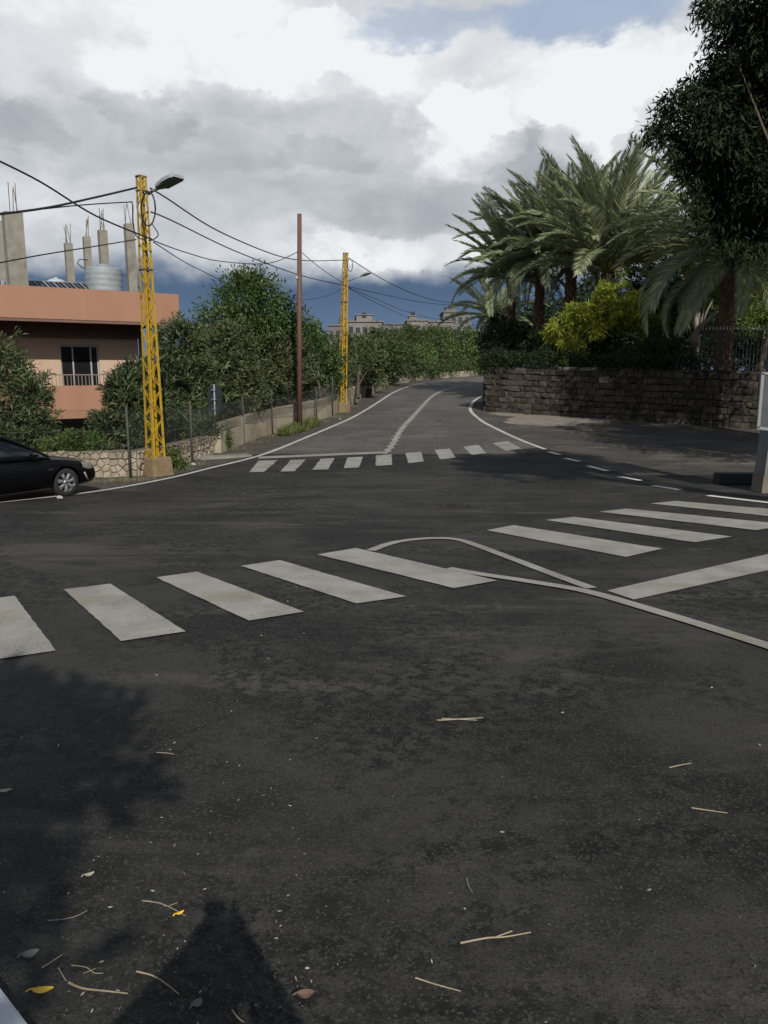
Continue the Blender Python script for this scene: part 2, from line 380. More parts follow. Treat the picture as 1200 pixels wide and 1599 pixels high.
# ------------------------------------------------------------------ mesh helpers
class MB:
    def __init__(s): s.v = []; s.f = []

    def add(s, verts, faces):
        o = len(s.v); s.v += [tuple(p) for p in verts]; s.f += [tuple(o + i for i in f) for f in faces]; return s

    def box(s, x0, x1, y0, y1, z0, z1):
        return s.add([(x0, y0, z0), (x1, y0, z0), (x1, y1, z0), (x0, y1, z0), (x0, y0, z1), (x1, y0, z1), (x1, y1, z1), (x0, y1, z1)],
                     [(3, 2, 1, 0), (4, 5, 6, 7), (0, 1, 5, 4), (1, 2, 6, 5), (2, 3, 7, 6), (3, 0, 4, 7)])

    def obox(s, O, U, V, u0, u1, v0, v1, z0, z1, zt=None):
        """box in a turned frame: O origin, U and V horizontal unit vectors"""
        z2 = z1 if zt is None else zt
        q = []
        for (a, b, c) in ((u0, v0, z0), (u1, v0, z0), (u1, v1, z0), (u0, v1, z0), (u0, v0, z1), (u1, v0, z2), (u1, v1, z2), (u0, v1, z1)):
            p = O + U * a + V * b; q.append((p.x, p.y, c))
        fs = [(3, 2, 1, 0), (4, 5, 6, 7), (0, 1, 5, 4), (1, 2, 6, 5), (2, 3, 7, 6), (3, 0, 4, 7)]
        return s.add(q, fs)

    def bar(s, a, b, w, d=None, ref=Vector((0, 0, 1))):
        a, b = Vector(a), Vector(b); t = (b - a).normalized(); d = d or w
        if abs(t.dot(ref)) > .98: ref = Vector((0, 1, 0))
        x = t.cross(ref).normalized(); y = t.cross(x).normalized()
        q = [p + x * (i * w / 2) + y * (j * d / 2) for p in (a, b) for i, j in ((-1, -1), (1, -1), (1, 1), (-1, 1))]
        return s.add(q, [(3, 2, 1, 0), (4, 5, 6, 7), (0, 1, 5, 4), (1, 2, 6, 5), (2, 3, 7, 6), (3, 0, 4, 7)])

    def tube(s, pts, r, n=6, cap=True):
        pts = [Vector(p) for p in pts]; k = len(pts); rs = r if hasattr(r, '__len__') else [r] * k
        t = (pts[1] - pts[0]).normalized(); ref = Vector((0, 0, 1)) if abs(t.z) < .9 else Vector((1, 0, 0)); x = t.cross(ref).normalized()
        vs, fs = [], []
        for i in range(k):
            t = (pts[min(i + 1, k - 1)] - pts[max(i - 1, 0)]).normalized()
            x = (x - t * x.dot(t)); x = x.normalized() if x.length > 1e-6 else t.orthogonal().normalized(); y = t.cross(x)
            for j in range(n):
                a = 2 * math.pi * j / n; vs.append(pts[i] + (x * math.cos(a) + y * math.sin(a)) * rs[i])
        for i in range(k - 1):
            for j in range(n):
                a, b = i * n + j, i * n + (j + 1) % n; fs.append((a, b, b + n, a + n))
        if cap: fs += [tuple(range(n - 1, -1, -1)), tuple((k - 1) * n + j for j in range(n))]
        return s.add(vs, fs)

    def lathe(s, c, prof, n=24, axis='Z'):
        vs, fs = [], []
        for (r, z) in prof:
            for j in range(n):
                a = 2 * math.pi * j / n
                p = (r * math.cos(a), r * math.sin(a), z) if axis == 'Z' else (r * math.cos(a), z, r * math.sin(a))
                vs.append((c[0] + p[0], c[1] + p[1], c[2] + p[2]))
        for i in range(len(prof) - 1):
            for j in range(n):
                a, b = i * n + j, i * n + (j + 1) % n
                fs.append((a, b, b + n, a + n) if axis == 'Z' else (b, a, a + n, b + n))
        return s.add(vs, fs)

    def mesh(s, name='m', off=None, smooth=False):
        m = bpy.data.meshes.new(name)
        v = s.v if off is None else [(a - off[0], b - off[1], c - off[2]) for a, b, c in s.v]
        m.from_pydata(v, [], s.f); m.update()
        if smooth: m.polygons.foreach_set('use_smooth', [True] * len(m.polygons))
        return m


WL = {}


def link(name, me, material, parent=None):
    o = bpy.data.objects.new(name, me); C.objects.link(o)
    if material is not None and me is not None and not me.materials: me.materials.append(MATS[material])
    if parent is not None: o.parent = parent; WL[o] = WL.get(parent, Vector((0, 0, 0)))
    else: WL[o] = Vector((0, 0, 0))
    return o


def part(name, mb, material, parent, smooth=False):
    return link(name, mb.mesh(name, WL.get(parent, Vector((0, 0, 0))), smooth), material, parent)


def tag(o, label=None, cat=None, group=None, kind=None):
    for k, v in (('label', label), ('category', cat), ('group', group), ('kind', kind)):
        if v: o[k] = v
    return o


def thing(name, loc, label, cat, group=None):
    o = bpy.data.objects.new(name, None); C.objects.link(o); o.empty_display_size = .2
    o.location = loc; WL[o] = Vector(loc); return tag(o, label, cat, group)


def solo(name, mb, material, label, cat, loc, group=None, smooth=False):
    loc = Vector(loc); o = link(name, mb.mesh(name, loc, smooth), material); o.location = loc; WL[o] = loc
    return tag(o, label, cat, group)


def npmesh(name, V, Fq, smooth=False):
    """fast mesh from numpy arrays: V (n,3), Fq (m,4) quads or (m,3) tris"""
    me = bpy.data.meshes.new(name); k = Fq.shape[1]
    me.vertices.add(len(V)); me.vertices.foreach_set('co', V.astype(np.float32).ravel())
    me.loops.add(Fq.size); me.loops.foreach_set('vertex_index', Fq.astype(np.int32).ravel())
    me.polygons.add(len(Fq)); me.polygons.foreach_set('loop_start', np.arange(0, Fq.size, k, dtype=np.int32)); me.polygons.foreach_set('loop_total', np.full(len(Fq), k, np.int32))
    if smooth: me.polygons.foreach_set('use_smooth', np.ones(len(Fq), bool))
    me.update(calc_edges=True); return me


def drape(mb, poly, zo):
    """lay a convex polygon (x, y) on the ground: cut along the ground's own rows"""
    ys = [p[1] for p in poly]; k0 = math.floor((min(ys) - GY0) / GST); k1 = math.ceil((max(ys) - GY0) / GST)
    for k in range(k0, max(k1, k0 + 1)):
        a, b = GY0 + k * GST, GY0 + (k + 1) * GST; q = [tuple(p[:2]) for p in poly]
        for lim, sgn in ((a, 1), (b, -1)):
            r = []
            for i in range(len(q)):
                p0, p1 = q[i], q[(i + 1) % len(q)]; d0, d1 = (p0[1] - lim) * sgn, (p1[1] - lim) * sgn
                if d0 >= 0: r.append(p0)
                if (d0 > 0 > d1) or (d0 < 0 < d1):
                    t = d0 / (d0 - d1); r.append((p0[0] + (p1[0] - p0[0]) * t, lim))
            q = r
            if len(q) < 3: break
        if len(q) < 3: continue
        area = sum(q[i][0] * q[(i + 1) % len(q)][1] - q[(i + 1) % len(q)][0] * q[i][1] for i in range(len(q)))
        if abs(area) < 1e-6: continue
        if area < 0: q = q[::-1]
        mb.add([(x, y, g(y) + zo) for x, y in q], [tuple(range(len(q)))])


def smooth_line(pts, n=6):
    P = [Vector(p) for p in pts]; out = []
    for i in range(len(P) - 1):
        p0, p1, p2, p3 = P[max(i - 1, 0)], P[i], P[i + 1], P[min(i + 2, len(P) - 1)]
        for k in range(n):
            t = k / n
            out.append(.5 * ((2 * p1) + (p2 - p0) * t + (2 * p0 - 5 * p1 + 4 * p2 - p3) * t * t + (3 * p1 - p0 - 3 * p2 + p3) * t ** 3))
    return out + [P[-1]]


def ribbon(mb, pts, width, zo):
    pts = [Vector((p[0], p[1])) for p in pts]; L_, R_ = [], []
    for i, p in enumerate(pts):
        d = (pts[min(i + 1, len(pts) - 1)] - pts[max(i - 1, 0)]).normalized(); n = Vector((-d.y, d.x)) * width / 2
        L_.append(p + n); R_.append(p - n)
    for i in range(len(pts) - 1): drape(mb, [L_[i], L_[i + 1], R_[i + 1], R_[i]], zo)


def gpl(pix): return [gp(x, y) for x, y in pix]


# ------------------------------------------------------------------ ground, road, verge, markings
rows = [GY0 + i * GST for i in range(int(160 / GST) + 1)] + [110, 130, 160, 200, 400, 900, 2500]
mb = MB()
for i in range(len(rows) - 1):
    a, b = rows[i], rows[i + 1]; za, zb = g(a), g(b)
    if a >= 200: za, zb = GZ[-1], GZ[-1]
    mb.add([(-1500, a, za - .02), (1500, a, za - .02), (1500, b, zb - .02), (-1500, b, zb - .02)], [(0, 1, 2, 3)])
o = link('ground', mb.mesh('ground'), 'soil'); tag(o, kind='structure')

left_px = [(-420, 832), (-200, 807), (0, 785), (146, 768.5), (265, 747), (330, 731), (405, 712), (470, 687), (520, 666), (555, 650), (590, 629), (617, 612), (639.5, 603), (662, 598), (695, 594), (725, 591.3), (757, 589)]
left_w = smooth_line([(p.x, p.y, 0) for p in gpl(left_px)], 6)
far_end = left_w[-1]
# the road goes on round the bend behind the wall
bend = [Vector((far_end.x + 12, far_end.y + 4.5, 0)), Vector((far_end.x + 26, far_end.y + 6.5, 0)), Vector((far_end.x + 45, far_end.y + 5, 0))]
left_all = left_w + bend[:2]


def xL(y):
    if y <= left_all[0].y: return -90.0
    for i in range(len(left_all) - 1):
        a, b = left_all[i], left_all[i + 1]
        if a.y <= y <= b.y and b.y > a.y: return a.x + (b.x - a.x) * (y - a.y) / (b.y - a.y)
    return left_all[-1].x


SPLIT = gp(601, 712).y                        # the older, paler asphalt begins at the far crossing
ynear = [GY0 + i * GST for i in range(int(160 / GST))]
mb = MB(); mb2 = MB(); mbv = MB()
for y in ynear:
    if y < -30 or y > far_end.y + 6.4: continue
    x0, x1 = xL(y) - .22, xL(y + GST) - .22
    tgt = mb
    tgt.add([(x0, y, g(y)), (70, y, g(y)), (70, y + GST, g(y + GST)), (x1, y + GST, g(y + GST))], [(0, 1, 2, 3)])
    v0, v1 = x0 - 3.2, x1 - 3.2
    mbv.add([(v0, y, g(y) - .008), (x0 + .3, y, g(y) - .008), (x1 + .3, y + GST, g(y + GST) - .008), (v1, y + GST, g(y + GST) - .008)], [(0, 1, 2, 3)])
road = link('road', mb.mesh('road'), 'asphalt_dark'); tag(road, kind='structure')
o = link('verge', mbv.mesh('verge'), 'gravel_verge'); tag(o, kind='structure')
# paler old surface of the road beyond the far crossing, and the driveway in front of the stone wall
right_px = [(757, 616), (754, 618), (740, 627), (735, 637), (737, 644), (744.5, 651), (755, 659), (775, 669.5), (808, 685), (852, 702)]
right_w = smooth_line([(p.x, p.y, 0) for p in gpl(right_px)], 5)


def xR(y):
    best = None
    for i in range(len(right_w) - 1):
        a, b = right_w[i], right_w[i + 1]
        lo, hi = min(a.y, b.y), max(a.y, b.y)
        if lo <= y <= hi and hi > lo: best = a.x + (b.x - a.x) * (y - a.y) / (b.y - a.y)
    return best


mb = MB(); y = math.ceil((SPLIT + .3 - GY0) / GST) * GST + GY0
while y < far_end.y + 4.4:
    pr = []
    for yy in (y, y + GST):
        r = xR(yy)
        if r is None: r = 3.9 if yy < 26 else 60
        pr.append(r)
    drape(mb, [(xL(y) - .20, y), (pr[0], y), (pr[1], y + GST), (xL(y + GST) - .20, y + GST)], .005)
    y += GST
o = link('old_surface', mb.mesh('old_surface'), 'asphalt_worn', road)
WA, WB = gp(757, 642), gp(1150, 668)          # foot of the retaining wall
wdir = (WB - WA); wdir.z = 0; wdir.normalize()
mb = MB(); y = 18.0
while y < WA.y + 1.5:
    def dx0(yy):
        r = xR(yy)
        if r is not None: return r + .12
        for (px, py) in ((858, 706),): pass
        a, b = gp(852, 702), gp(1063, 766)
        return a.x + (b.x - a.x) * (yy - a.y) / (b.y - a.y) + .12
    drape(mb, [(dx0(y), y), (45, y), (45, y + GST), (dx0(y + GST), y + GST)], .005)
    y += GST
link('driveway_surface', mb.mesh('driveway_surface'), 'asphalt_drive', road)

mb = MB(); rr_ = random.Random(2)  # pale dust sheet; the sunlit gap before the wall is painted into its colour
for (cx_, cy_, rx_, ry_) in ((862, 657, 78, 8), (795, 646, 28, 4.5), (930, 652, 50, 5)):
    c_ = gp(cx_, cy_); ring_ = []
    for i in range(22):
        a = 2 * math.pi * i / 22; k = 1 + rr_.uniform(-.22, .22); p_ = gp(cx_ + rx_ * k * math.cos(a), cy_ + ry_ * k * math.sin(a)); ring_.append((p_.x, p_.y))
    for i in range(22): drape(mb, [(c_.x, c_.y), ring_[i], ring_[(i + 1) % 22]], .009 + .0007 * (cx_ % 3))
mat('sunlit_sand', (.17, .145, .118), (.235, .20, .165), 3, .95, .004, 60, c3=(.11, .095, .08), detail=9)
link('sunlit_sand_patch', mb.mesh('sunlit_sand_patch'), 'sunlit_sand', road)

near = [[(-55, 942), (23, 932), (88, 1018), (-20, 1034)], [(100, 922), (173, 913), (290, 988), (190, 1003)], [(244, 903), (308, 894), (475, 957), (389, 971)],
        [(377, 885), (437, 876), (634, 933), (557, 944)], [(496, 867), (556, 857), (777, 908), (709, 920)], [(760, 829), (803, 821), (1034, 858), (978, 871)],
        [(853, 813), (897, 808), (1143, 839), (1085, 848)], [(936, 800), (978, 795), (1232, 820), (1182, 829)], [(1016, 787), (1055, 783), (1290, 803), (1240, 811)]]
far = [[(404, 720), (434, 719), (412, 737.5), (389, 738)], [(454, 719), (478, 718), (460, 736.5), (438, 737)], [(501.5, 717), (522.5, 715.5), (513, 733.5), (488, 734)],
       [(543, 715), (567, 713.5), (561, 730.5), (537, 731.5)], [(588, 711.5), (612, 710), (612.5, 726.5), (587, 728)], [(634, 708), (657.5, 706), (662.5, 721), (638, 724)],
       [(679, 703), (703, 701), (712, 715), (688, 718)], [(724, 698), (747.5, 695), (760, 708), (737, 711)], [(770, 692.5), (793, 689), (815, 701), (791, 704.5)]]


def stripe(quad, seed, jit):
    """painted bar with slightly ragged edges"""
    rnd = random.Random(seed); W = [gp(*q) for q in quad]; n = 26; mb = MB()
    tl, tr, br, bl = [Vector((p.x, p.y)) for p in W]
    jl = [rnd.uniform(-jit, jit) for _ in range(n + 1)]; jr = [rnd.uniform(-jit, jit) for _ in range(n + 1)]
    ps = []
    for i in range(n + 1):
        a, b = tl.lerp(bl, i / n), tr.lerp(br, i / n); d = (b - a).normalized(); ps.append((a + d * jl[i], b + d * jr[i]))
    for i in range(n): drape(mb, [ps[i][0], ps[i][1], ps[i + 1][1], ps[i + 1][0]], .011)
    return mb


for i, q in enumerate(near): link('crosswalk_stripe', stripe(q, i, .004).mesh('crosswalk_stripe'), 'road_paint', road)
for i, q in enumerate(far): link('crosswalk_stripe', stripe(q, 40 + i, .02).mesh('crosswalk_stripe'), 'road_paint', road)
mb = MB(); ribbon(mb, left_all, .13, .011); link('edge_line', mb.mesh('edge_line'), 'road_paint_bright', road)
mb = MB(); ribbon(mb, right_w, .15, .011); link('edge_line', mb.mesh('edge_line'), 'road_paint_bright', road)
for a, b in (((858, 706), (875, 710.5)), ((883, 716), (905, 721)), ((919, 728), (949, 736)), ((968, 745), (1000, 751)), ((1020, 759), (1063, 765.5)), ((1106, 774.5), (1230, 789))):
    mb = MB(); ribbon(mb, gpl([a, b]), .17, .012); link('edge_dash', mb.mesh('edge_dash'), 'dash_paint', road)
mb = MB(); q = gpl([(404, 713.4), (600, 705.2), (600, 708.4), (404, 716.8)]); drape(mb, [(p.x, p.y) for p in q], .0105); link('stop_line', mb.mesh('stop_line'), 'road_paint', road)
cl_px = [(601, 709), (612.5, 695.5), (627.5, 670), (645.5, 650.5), (662, 632), (674, 620), (687.5, 612), (704, 606), (720.5, 602.5), (737, 600)]
cl = smooth_line([(p.x, p.y, 0) for p in gpl(cl_px)], 4)
mb = MB(); ribbon(mb, cl, .15, .0108); link('centre_line', mb.mesh('centre_line'), 'road_paint', road)
# short teeth left and right of the centre line (a stepped, saw-edged line)
seg = []; acc = 0; STEP = .42; side = 1
for i in range(len(cl) - 1):
    a, b = cl[i], cl[i + 1]; ln = (b - a).length; t = acc
    while t < ln:
        p = a + (b - a) * (t / ln); d = (b - a).normalized(); seg.append((p, d, side)); side = -side; t += STEP
    acc = t - ln
mb = MB()
for p, d, s_ in seg[:150]:
    n = Vector((-d.y, d.x, 0)) * s_; a = p + n * .075; b = p + d * .30
    drape(mb, [(a.x, a.y), ((p + n * .135).x, (p + n * .135).y), ((b + n * .135).x, (b + n * .135).y), ((b + n * .075).x, (b + n * .075).y)], .0105)
tag(link('centre_line_teeth', mb.mesh('centre_line_teeth'), 'road_paint', road), kind='stuff')
mb = MB(); ribbon(mb, smooth_line([(p.x, p.y, 0) for p in gpl([(579, 861), (609, 850), (642, 844), (678, 841.5), (712, 843), (740, 851), (792, 870.5), (864, 898), (924, 920)])], 5), .125, .0122); link('island_line', mb.mesh('island_line'), 'road_paint', road)
mb = MB(); ribbon(mb, smooth_line([(p.x, p.y, 0) for p in gpl([(700, 889), (738, 896), (804, 906), (888, 919.5), (935, 930), (990, 946), (1080, 973), (1200, 1011), (1290, 1040)])], 5), .135, .0135); link('lane_line', mb.mesh('lane_line'), 'road_paint', road)
mb = MB(); q = gpl([(948, 924), (1290, 846), (1290, 872), (990, 938)]); drape(mb, [(p.x, p.y) for p in q], .0118); link('lane_bar', mb.mesh('lane_bar'), 'road_paint', road)


# ------------------------------------------------------------------ foliage helpers
def leaves(name, pos, axis, ln, wd, rng, fold=.18):
    """diamond leaves: pos base points, axis unit directions, ln/wd arrays"""
    n = len(pos); rnd = rng.normal(size=(n, 3)); side = np.cross(axis, rnd); side /= np.linalg.norm(side, axis=1)[:, None] + 1e-9
    nor = np.cross(side, axis); ln = ln[:, None]; wd = wd[:, None]
    mid = pos + axis * ln * .45
    V = np.stack([pos, mid + side * wd * .5 + nor * wd * fold, pos + axis * ln - nor * ln * .08, mid - side * wd * .5 + nor * wd * fold], 1).reshape(-1, 3)
    i = np.arange(n)[:, None] * 4
    T = np.concatenate([i + np.array([[0, 1, 2]]), i + np.array([[0, 2, 3]])], 1).reshape(-1, 3)
    return npmesh(name, V, T)


def crown_mesh(name, lobes, n_clump, per, ln, wd, cr, seed, droop=.15, shell=.55, spread=.9, off=(0, 0, 0), updir=.25):
    rng = np.random.default_rng(seed); L_ = [(np.array(c, float), np.array(r if hasattr(r, '__len__') else (r, r, r), float)) for c, r in lobes]
    vol = np.array([np.prod(r) ** .75 for _, r in L_]); cnt = rng.multinomial(n_clump, vol / vol.sum())
    P, D = [], []
    for (c, r), k in zip(L_, cnt):
        d = rng.normal(size=(k, 3)); d /= np.linalg.norm(d, axis=1)[:, None]
        rad = shell + (1 - shell) * rng.random(k) ** .6
        rad *= 1 + .16 * rng.normal(size=k)                     # uneven outline
        P.append(c + d * r * rad[:, None]); D.append(d)
    P = np.concatenate(P); D = np.concatenate(D); n = len(P)
    pos = np.repeat(P, per, 0) + rng.normal(size=(n * per, 3)) * cr * .5
    ax = np.repeat(D, per, 0) * .55 + rng.normal(size=(n * per, 3)) * spread * .6; ax[:, 2] += updir - droop
    ax /= np.linalg.norm(ax, axis=1)[:, None]
    s = np.repeat(rng.uniform(.75, 1.2, n), per) * rng.uniform(.7, 1.25, n * per)
    return leaves(name, pos - np.array(off), ax, ln * s, wd * s, rng), P


def tree(name, base, lobes, leaf, label, cat='tree', group=None, n=350, per=22, ln=.16, wd=.05, cr=.22, seed=1, bark='bark', tr=.12, limbs=6, droop=.15, shell=.55, spread=.9, updir=.25, bend=.15, ls=1.0):
    base = Vector(base); t = thing(name, base, label, cat, group); rnd = random.Random(seed)
    me, P = crown_mesh('crown', lobes, n, per, ln, wd, cr, seed, droop, shell, spread, base, updir)
    link('crown', me, leaf, t)
    c0 = sum((Vector(c) for c, r in lobes), Vector()) / len(lobes)
    top = Vector((base.x * .3 + c0.x * .7, base.y * .3 + c0.y * .7, base.z + (c0.z - base.z) * .8))
    pts = []
    for k in range(6):
        f = k / 5; p = base.lerp(top, f); pts.append(p + Vector((rnd.uniform(-1, 1), rnd.uniform(-1, 1), 0)) * bend * (0 if k == 0 else .5)); 
    pts[0].z -= .05
    mb = MB(); mb.tube(pts, [tr * (1.25 - .8 * k / 5) for k in range(6)], 7)
    part('trunk', mb, bark, t, True)
    for k in range(limbs):
        a = pts[rnd.choice((2, 3, 4))]; b = Vector(P[rnd.randrange(len(P))]); m = a.lerp(b, .5) + Vector((rnd.uniform(-1, 1), rnd.uniform(-1, 1), rnd.uniform(0, 1))) * .18
        mb = MB(); mb.tube([a, m, b], [tr * .5 * ls, tr * .3 * ls, tr * .1 * ls], 5); part('limb', mb, bark, t, True)
    return t


def lobe(px, py, Y, rpx, flat=1.0, deep=1.0):
    """crown lobe whose centre is seen at a pixel, at distance Y; rpx radius in pixels there"""
    c = at(px, py, Y); r = rpx * Y / F; return (tuple(c), (r, r * deep, r * flat))


# ------------------------------------------------------------------ house on the left
HU = Vector((.826, .563, 0)).normalized(); HN = Vector((HU.y, -HU.x, 0))
HC = at(279, 459.6, 30); HZT = HC.z; HZB = HZT - 1.06; HO = Vector((HC.x, HC.y, 0))
house = thing('house', (HC.x - 5, HC.y - 3.4, g(26)), 'salmon and peach flat-roofed house with bare concrete columns on its roof', 'house')


def hbox(name, u0, u1, v0, v1, z0, z1, m, parent=house):
    mb = MB(); mb.obox(HO, HU, -HN, u0, u1, v0, v1, z0, z1); return part(name, mb, m, parent)


hbox('parapet', -16, 0, 0, .18, HZB, HZT, 'plaster_salmon')
hbox('parapet', -.18, -.002, .182, 11, HZB, HZT, 'plaster_salmon')
hbox('roof_slab', -15.9, -.183, .183, 11, HZB + .12, HZB + .34, 'concrete')
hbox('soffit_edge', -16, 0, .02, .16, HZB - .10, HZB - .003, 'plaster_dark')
def hu(px, v):
    d = ray(px, 560); O = HO - HN * v                          # where the view ray of a column of the picture meets the plane v behind the parapet
    k = (O.y * d.x - O.x * d.y) / (HU.x * d.y - HU.y * d.x); return k


WU = hu(217, 1.62)                                             # right end of the wall
fz0 = at(100, 653, 28).z; fz1 = at(100, 602, 28).z
wt = HZB + .119
wu0, wu1 = hu(95, 1.62), hu(155, 1.62)                                        # glazed door
for nm, a, b, z0, z1 in (('wall', -15.8, wu0, fz0, wt), ('wall', wu1, WU, fz0, wt), ('wall', wu0, wu1, 0, 0)):
    if b > a and z1 > z0: hbox(nm, a, b, 1.62, 1.85, z0, z1, 'plaster_peach')
wz = at(125, 540, 30.2).z
hbox('lintel', wu0, wu1, 1.62, 1.85, wz, wt, 'plaster_peach')
hbox('wall', WU - .25, WU - .003, 1.853, 10.5, -1.5, wt, 'plaster_peach')
door = hbox('glazed_door', wu0, wu1, 1.74, 1.78, fz0 + .2, wz, 'window_dark')
for u in (wu0, wu0 + (wu1 - wu0) * .31, wu0 + (wu1 - wu0) * .78, wu1 - .05):
    hbox('frame', u, u + .05, 1.70, 1.738, fz0 + .2, wz, 'window_frame', door)
hbox('frame', wu0, wu1, 1.69, 1.737, wz - .06, wz - .002, 'window_frame', door)
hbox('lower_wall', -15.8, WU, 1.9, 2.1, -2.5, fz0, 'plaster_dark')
hbox('balcony_floor', -15.9, WU - .6, .25, 1.617, fz0 + .05, fz0 + .2, 'concrete')
bp_ = hbox('balcony_parapet', -16, WU - .5, .08, .24, fz0, fz1, 'plaster_salmon')
rl = hbox('railing', -16, WU - .5, .14, .18, fz1 + .36, fz1 + .395, 'railing')
u = -15.9
while u < WU - .5:
    hbox('railing_bar', u, u + .022, .15, .172, fz1, fz1 + .36, 'railing', rl); u += .125
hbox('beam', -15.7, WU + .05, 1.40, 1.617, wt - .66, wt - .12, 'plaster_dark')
hbox('downpipe', WU + .02, WU + .12, 1.5, 1.6, -1.5, HZB - .01, 'concrete_pale')
hbox('ledge', -.1, .55, 2.2, 2.9, HZB + .05, HZB + .2, 'far_white')
for k, (u, uu) in enumerate(((-12.5, 2.4), (-3.2, 1.2))):
    pass
# roof columns with starter bars: (left px, right px, top py, distance)
for (xa, xb, yt, D, nb, lb) in ((4, 34, 333, 29.0, 4, 1.0), (-12, 3, 345, 32.0, 2, 1.1), (100.5, 113, 380, 37, 5, .85), (129.5, 141, 370, 37, 4, 1.0), (153, 167, 360, 35, 5, .9), (194, 209, 350, 33.5, 4, .95)):
    c = at((xa + xb) / 2, yt, D); wpx = (xb - xa) * D / F / 1.18; mb = MB()
    O = Vector((c.x, c.y, 0)); mb.obox(O, HU, HN, -wpx / 2, wpx / 2, -wpx / 2, wpx / 2, HZB + .343, c.z)
    col = part('column', mb, 'concrete', house); rnd = random.Random(int(xa) + 50)
    for k in range(nb):
        a = O + HU * (wpx * rnd.uniform(-.38, .38)) + HN * (wpx * rnd.uniform(-.38, .38)); a.z = c.z - .02
        b = a + Vector((rnd.uniform(-.16, .16), rnd.uniform(-.1, .1), lb * rnd.uniform(.75, 1.1)))
        mb = MB(); mb.tube([a, b], .014, 5); part('rebar', mb, 'rust_steel', col)
# water tank
c = at(163.5, 452, 33.5); zb = HZB + .343; zt = at(163, 418, 33.5).z; r = 26.5 * 33.5 / F
prof = [(0, zb), (r, zb)]; nrb = 9
for k in range(nrb * 4 + 1):
    z = zb + .02 + (zt - zb - .1) * k / (nrb * 4); prof.append((r * (1 + .010 * math.sin(k * math.pi / 2)), z))
prof += [(r * .93, zt - .04), (r * .4, zt + .03), (r * .3, zt + .12), (r * .28, zt + .13), (0, zt + .13)]
tank = thing('water_tank', (c.x, c.y, zb), 'ribbed pale metal water tank standing on the house roof', 'water tank')
mb = MB(); mb.lathe((c.x, c.y, 0), prof, 32); part('tank_body', mb, 'tank_metal', tank, True)
mb = MB(); a = Vector((c.x, c.y, zt - .1)) - HU * r
mb.tube([a + HU * .1, a - HU * .12 + Vector((0, 0, .05)), a - HU * .28 + Vector((0, 0, .2)), a - HU * .2 + Vector((0, 0, .36)), a + HU * .15 + Vector((0, 0, .36))], .022, 6); part('pipe', mb, 'dark_metal', tank, True)
mb = MB(); a = Vector((c.x, c.y, zt - .15)) + HU * r * .98
mb.tube([a, a + HU * .5 + Vector((0, 0, -.35)), a + HU * 1.0 + Vector((0, 0, -.85))], .02, 6); part('pipe', mb, 'dark_metal', tank, True)
# solar panels
t0, t1 = at(37, 438.6, 31.0), at(165, 443.8, 34.0); su = (t1 - t0); su.normalize(); sn = Vector((su.y, -su.x, 0)).normalized()
b0, b1 = t0 + sn * 1.0 - Vector((0, 0, .62)), t1 + sn * 1.0 - Vector((0, 0, .62))
arr = thing('solar_array', (b0.x, b0.y, HZB + .343), 'long row of dark tilted solar panels along the roof parapet', 'solar panels')
np_ = 9
for k in range(np_):
    f0, f1 = (k + .015) / np_, (k + .985) / np_; q = [b0.lerp(b1, f0), b0.lerp(b1, f1), t0.lerp(t1, f1), t0.lerp(t1, f0)]
    nrm = (q[1] - q[0]).cross(q[3] - q[0]).normalized(); nrm = nrm if nrm.z > 0 else -nrm
    mb = MB(); mb.add([p for p in q] + [p - nrm * .04 for p in q], [(0, 1, 2, 3), (7, 6, 5, 4), (0, 4, 5, 1), (1, 5, 6, 2), (2, 6, 7, 3), (3, 7, 4, 0)])
    pn = part('panel', mb, 'solar_cell', arr)
    mb = MB()
    for i in range(4): mb.bar(q[i] + nrm * .012, q[(i + 1) % 4] + nrm * .012, .035, .03, nrm)
    mb.bar((q[0] + q[1]) / 2 + nrm * .006, (q[2] + q[3]) / 2 + nrm * .006, .014, .01, nrm)
    part('frame', mb, 'alu_frame', pn)
    for p in (q[0], q[3]):
        if p.z - .05 > HZB + .36: mb = MB(); mb.bar((p.x, p.y, HZB + .343), (p.x, p.y, p.z - .05), .04); part('support_leg', mb, 'alu_frame', arr)
c = at(88, 441, 34); mb = MB(); r = 15 * 34 / F
mb.lathe((c.x, c.y, 0), [(0, HZB + .343), (r, HZB + .343), (r, c.z - .05), (r * .95, c.z + .02), (r * .6, c.z + .12), (r * .2, c.z + .16), (r * .18, c.z + .2), (0, c.z + .2)], 20)
solo('roof_tank', mb, 'white_plastic', 'low white domed tank half hidden behind the solar panels', 'water tank', (c.x, c.y, HZB + .343), smooth=True)
c = at(8, 442, 31); mb = MB(); q0 = Vector((c.x, c.y, 0))
for k in range(8): mb.obox(q0, HU, HN, -.75 + k * .18, -.75 + k * .18 + .1, -.6, .5, HZB + .346 + .25, c.z + .02 + .03 * (k % 2))
solo('metal_sheet', mb, 'tank_metal', 'grey corrugated sheet lying behind the parapet by the wide column', 'sheet', (c.x, c.y, HZB + .343))

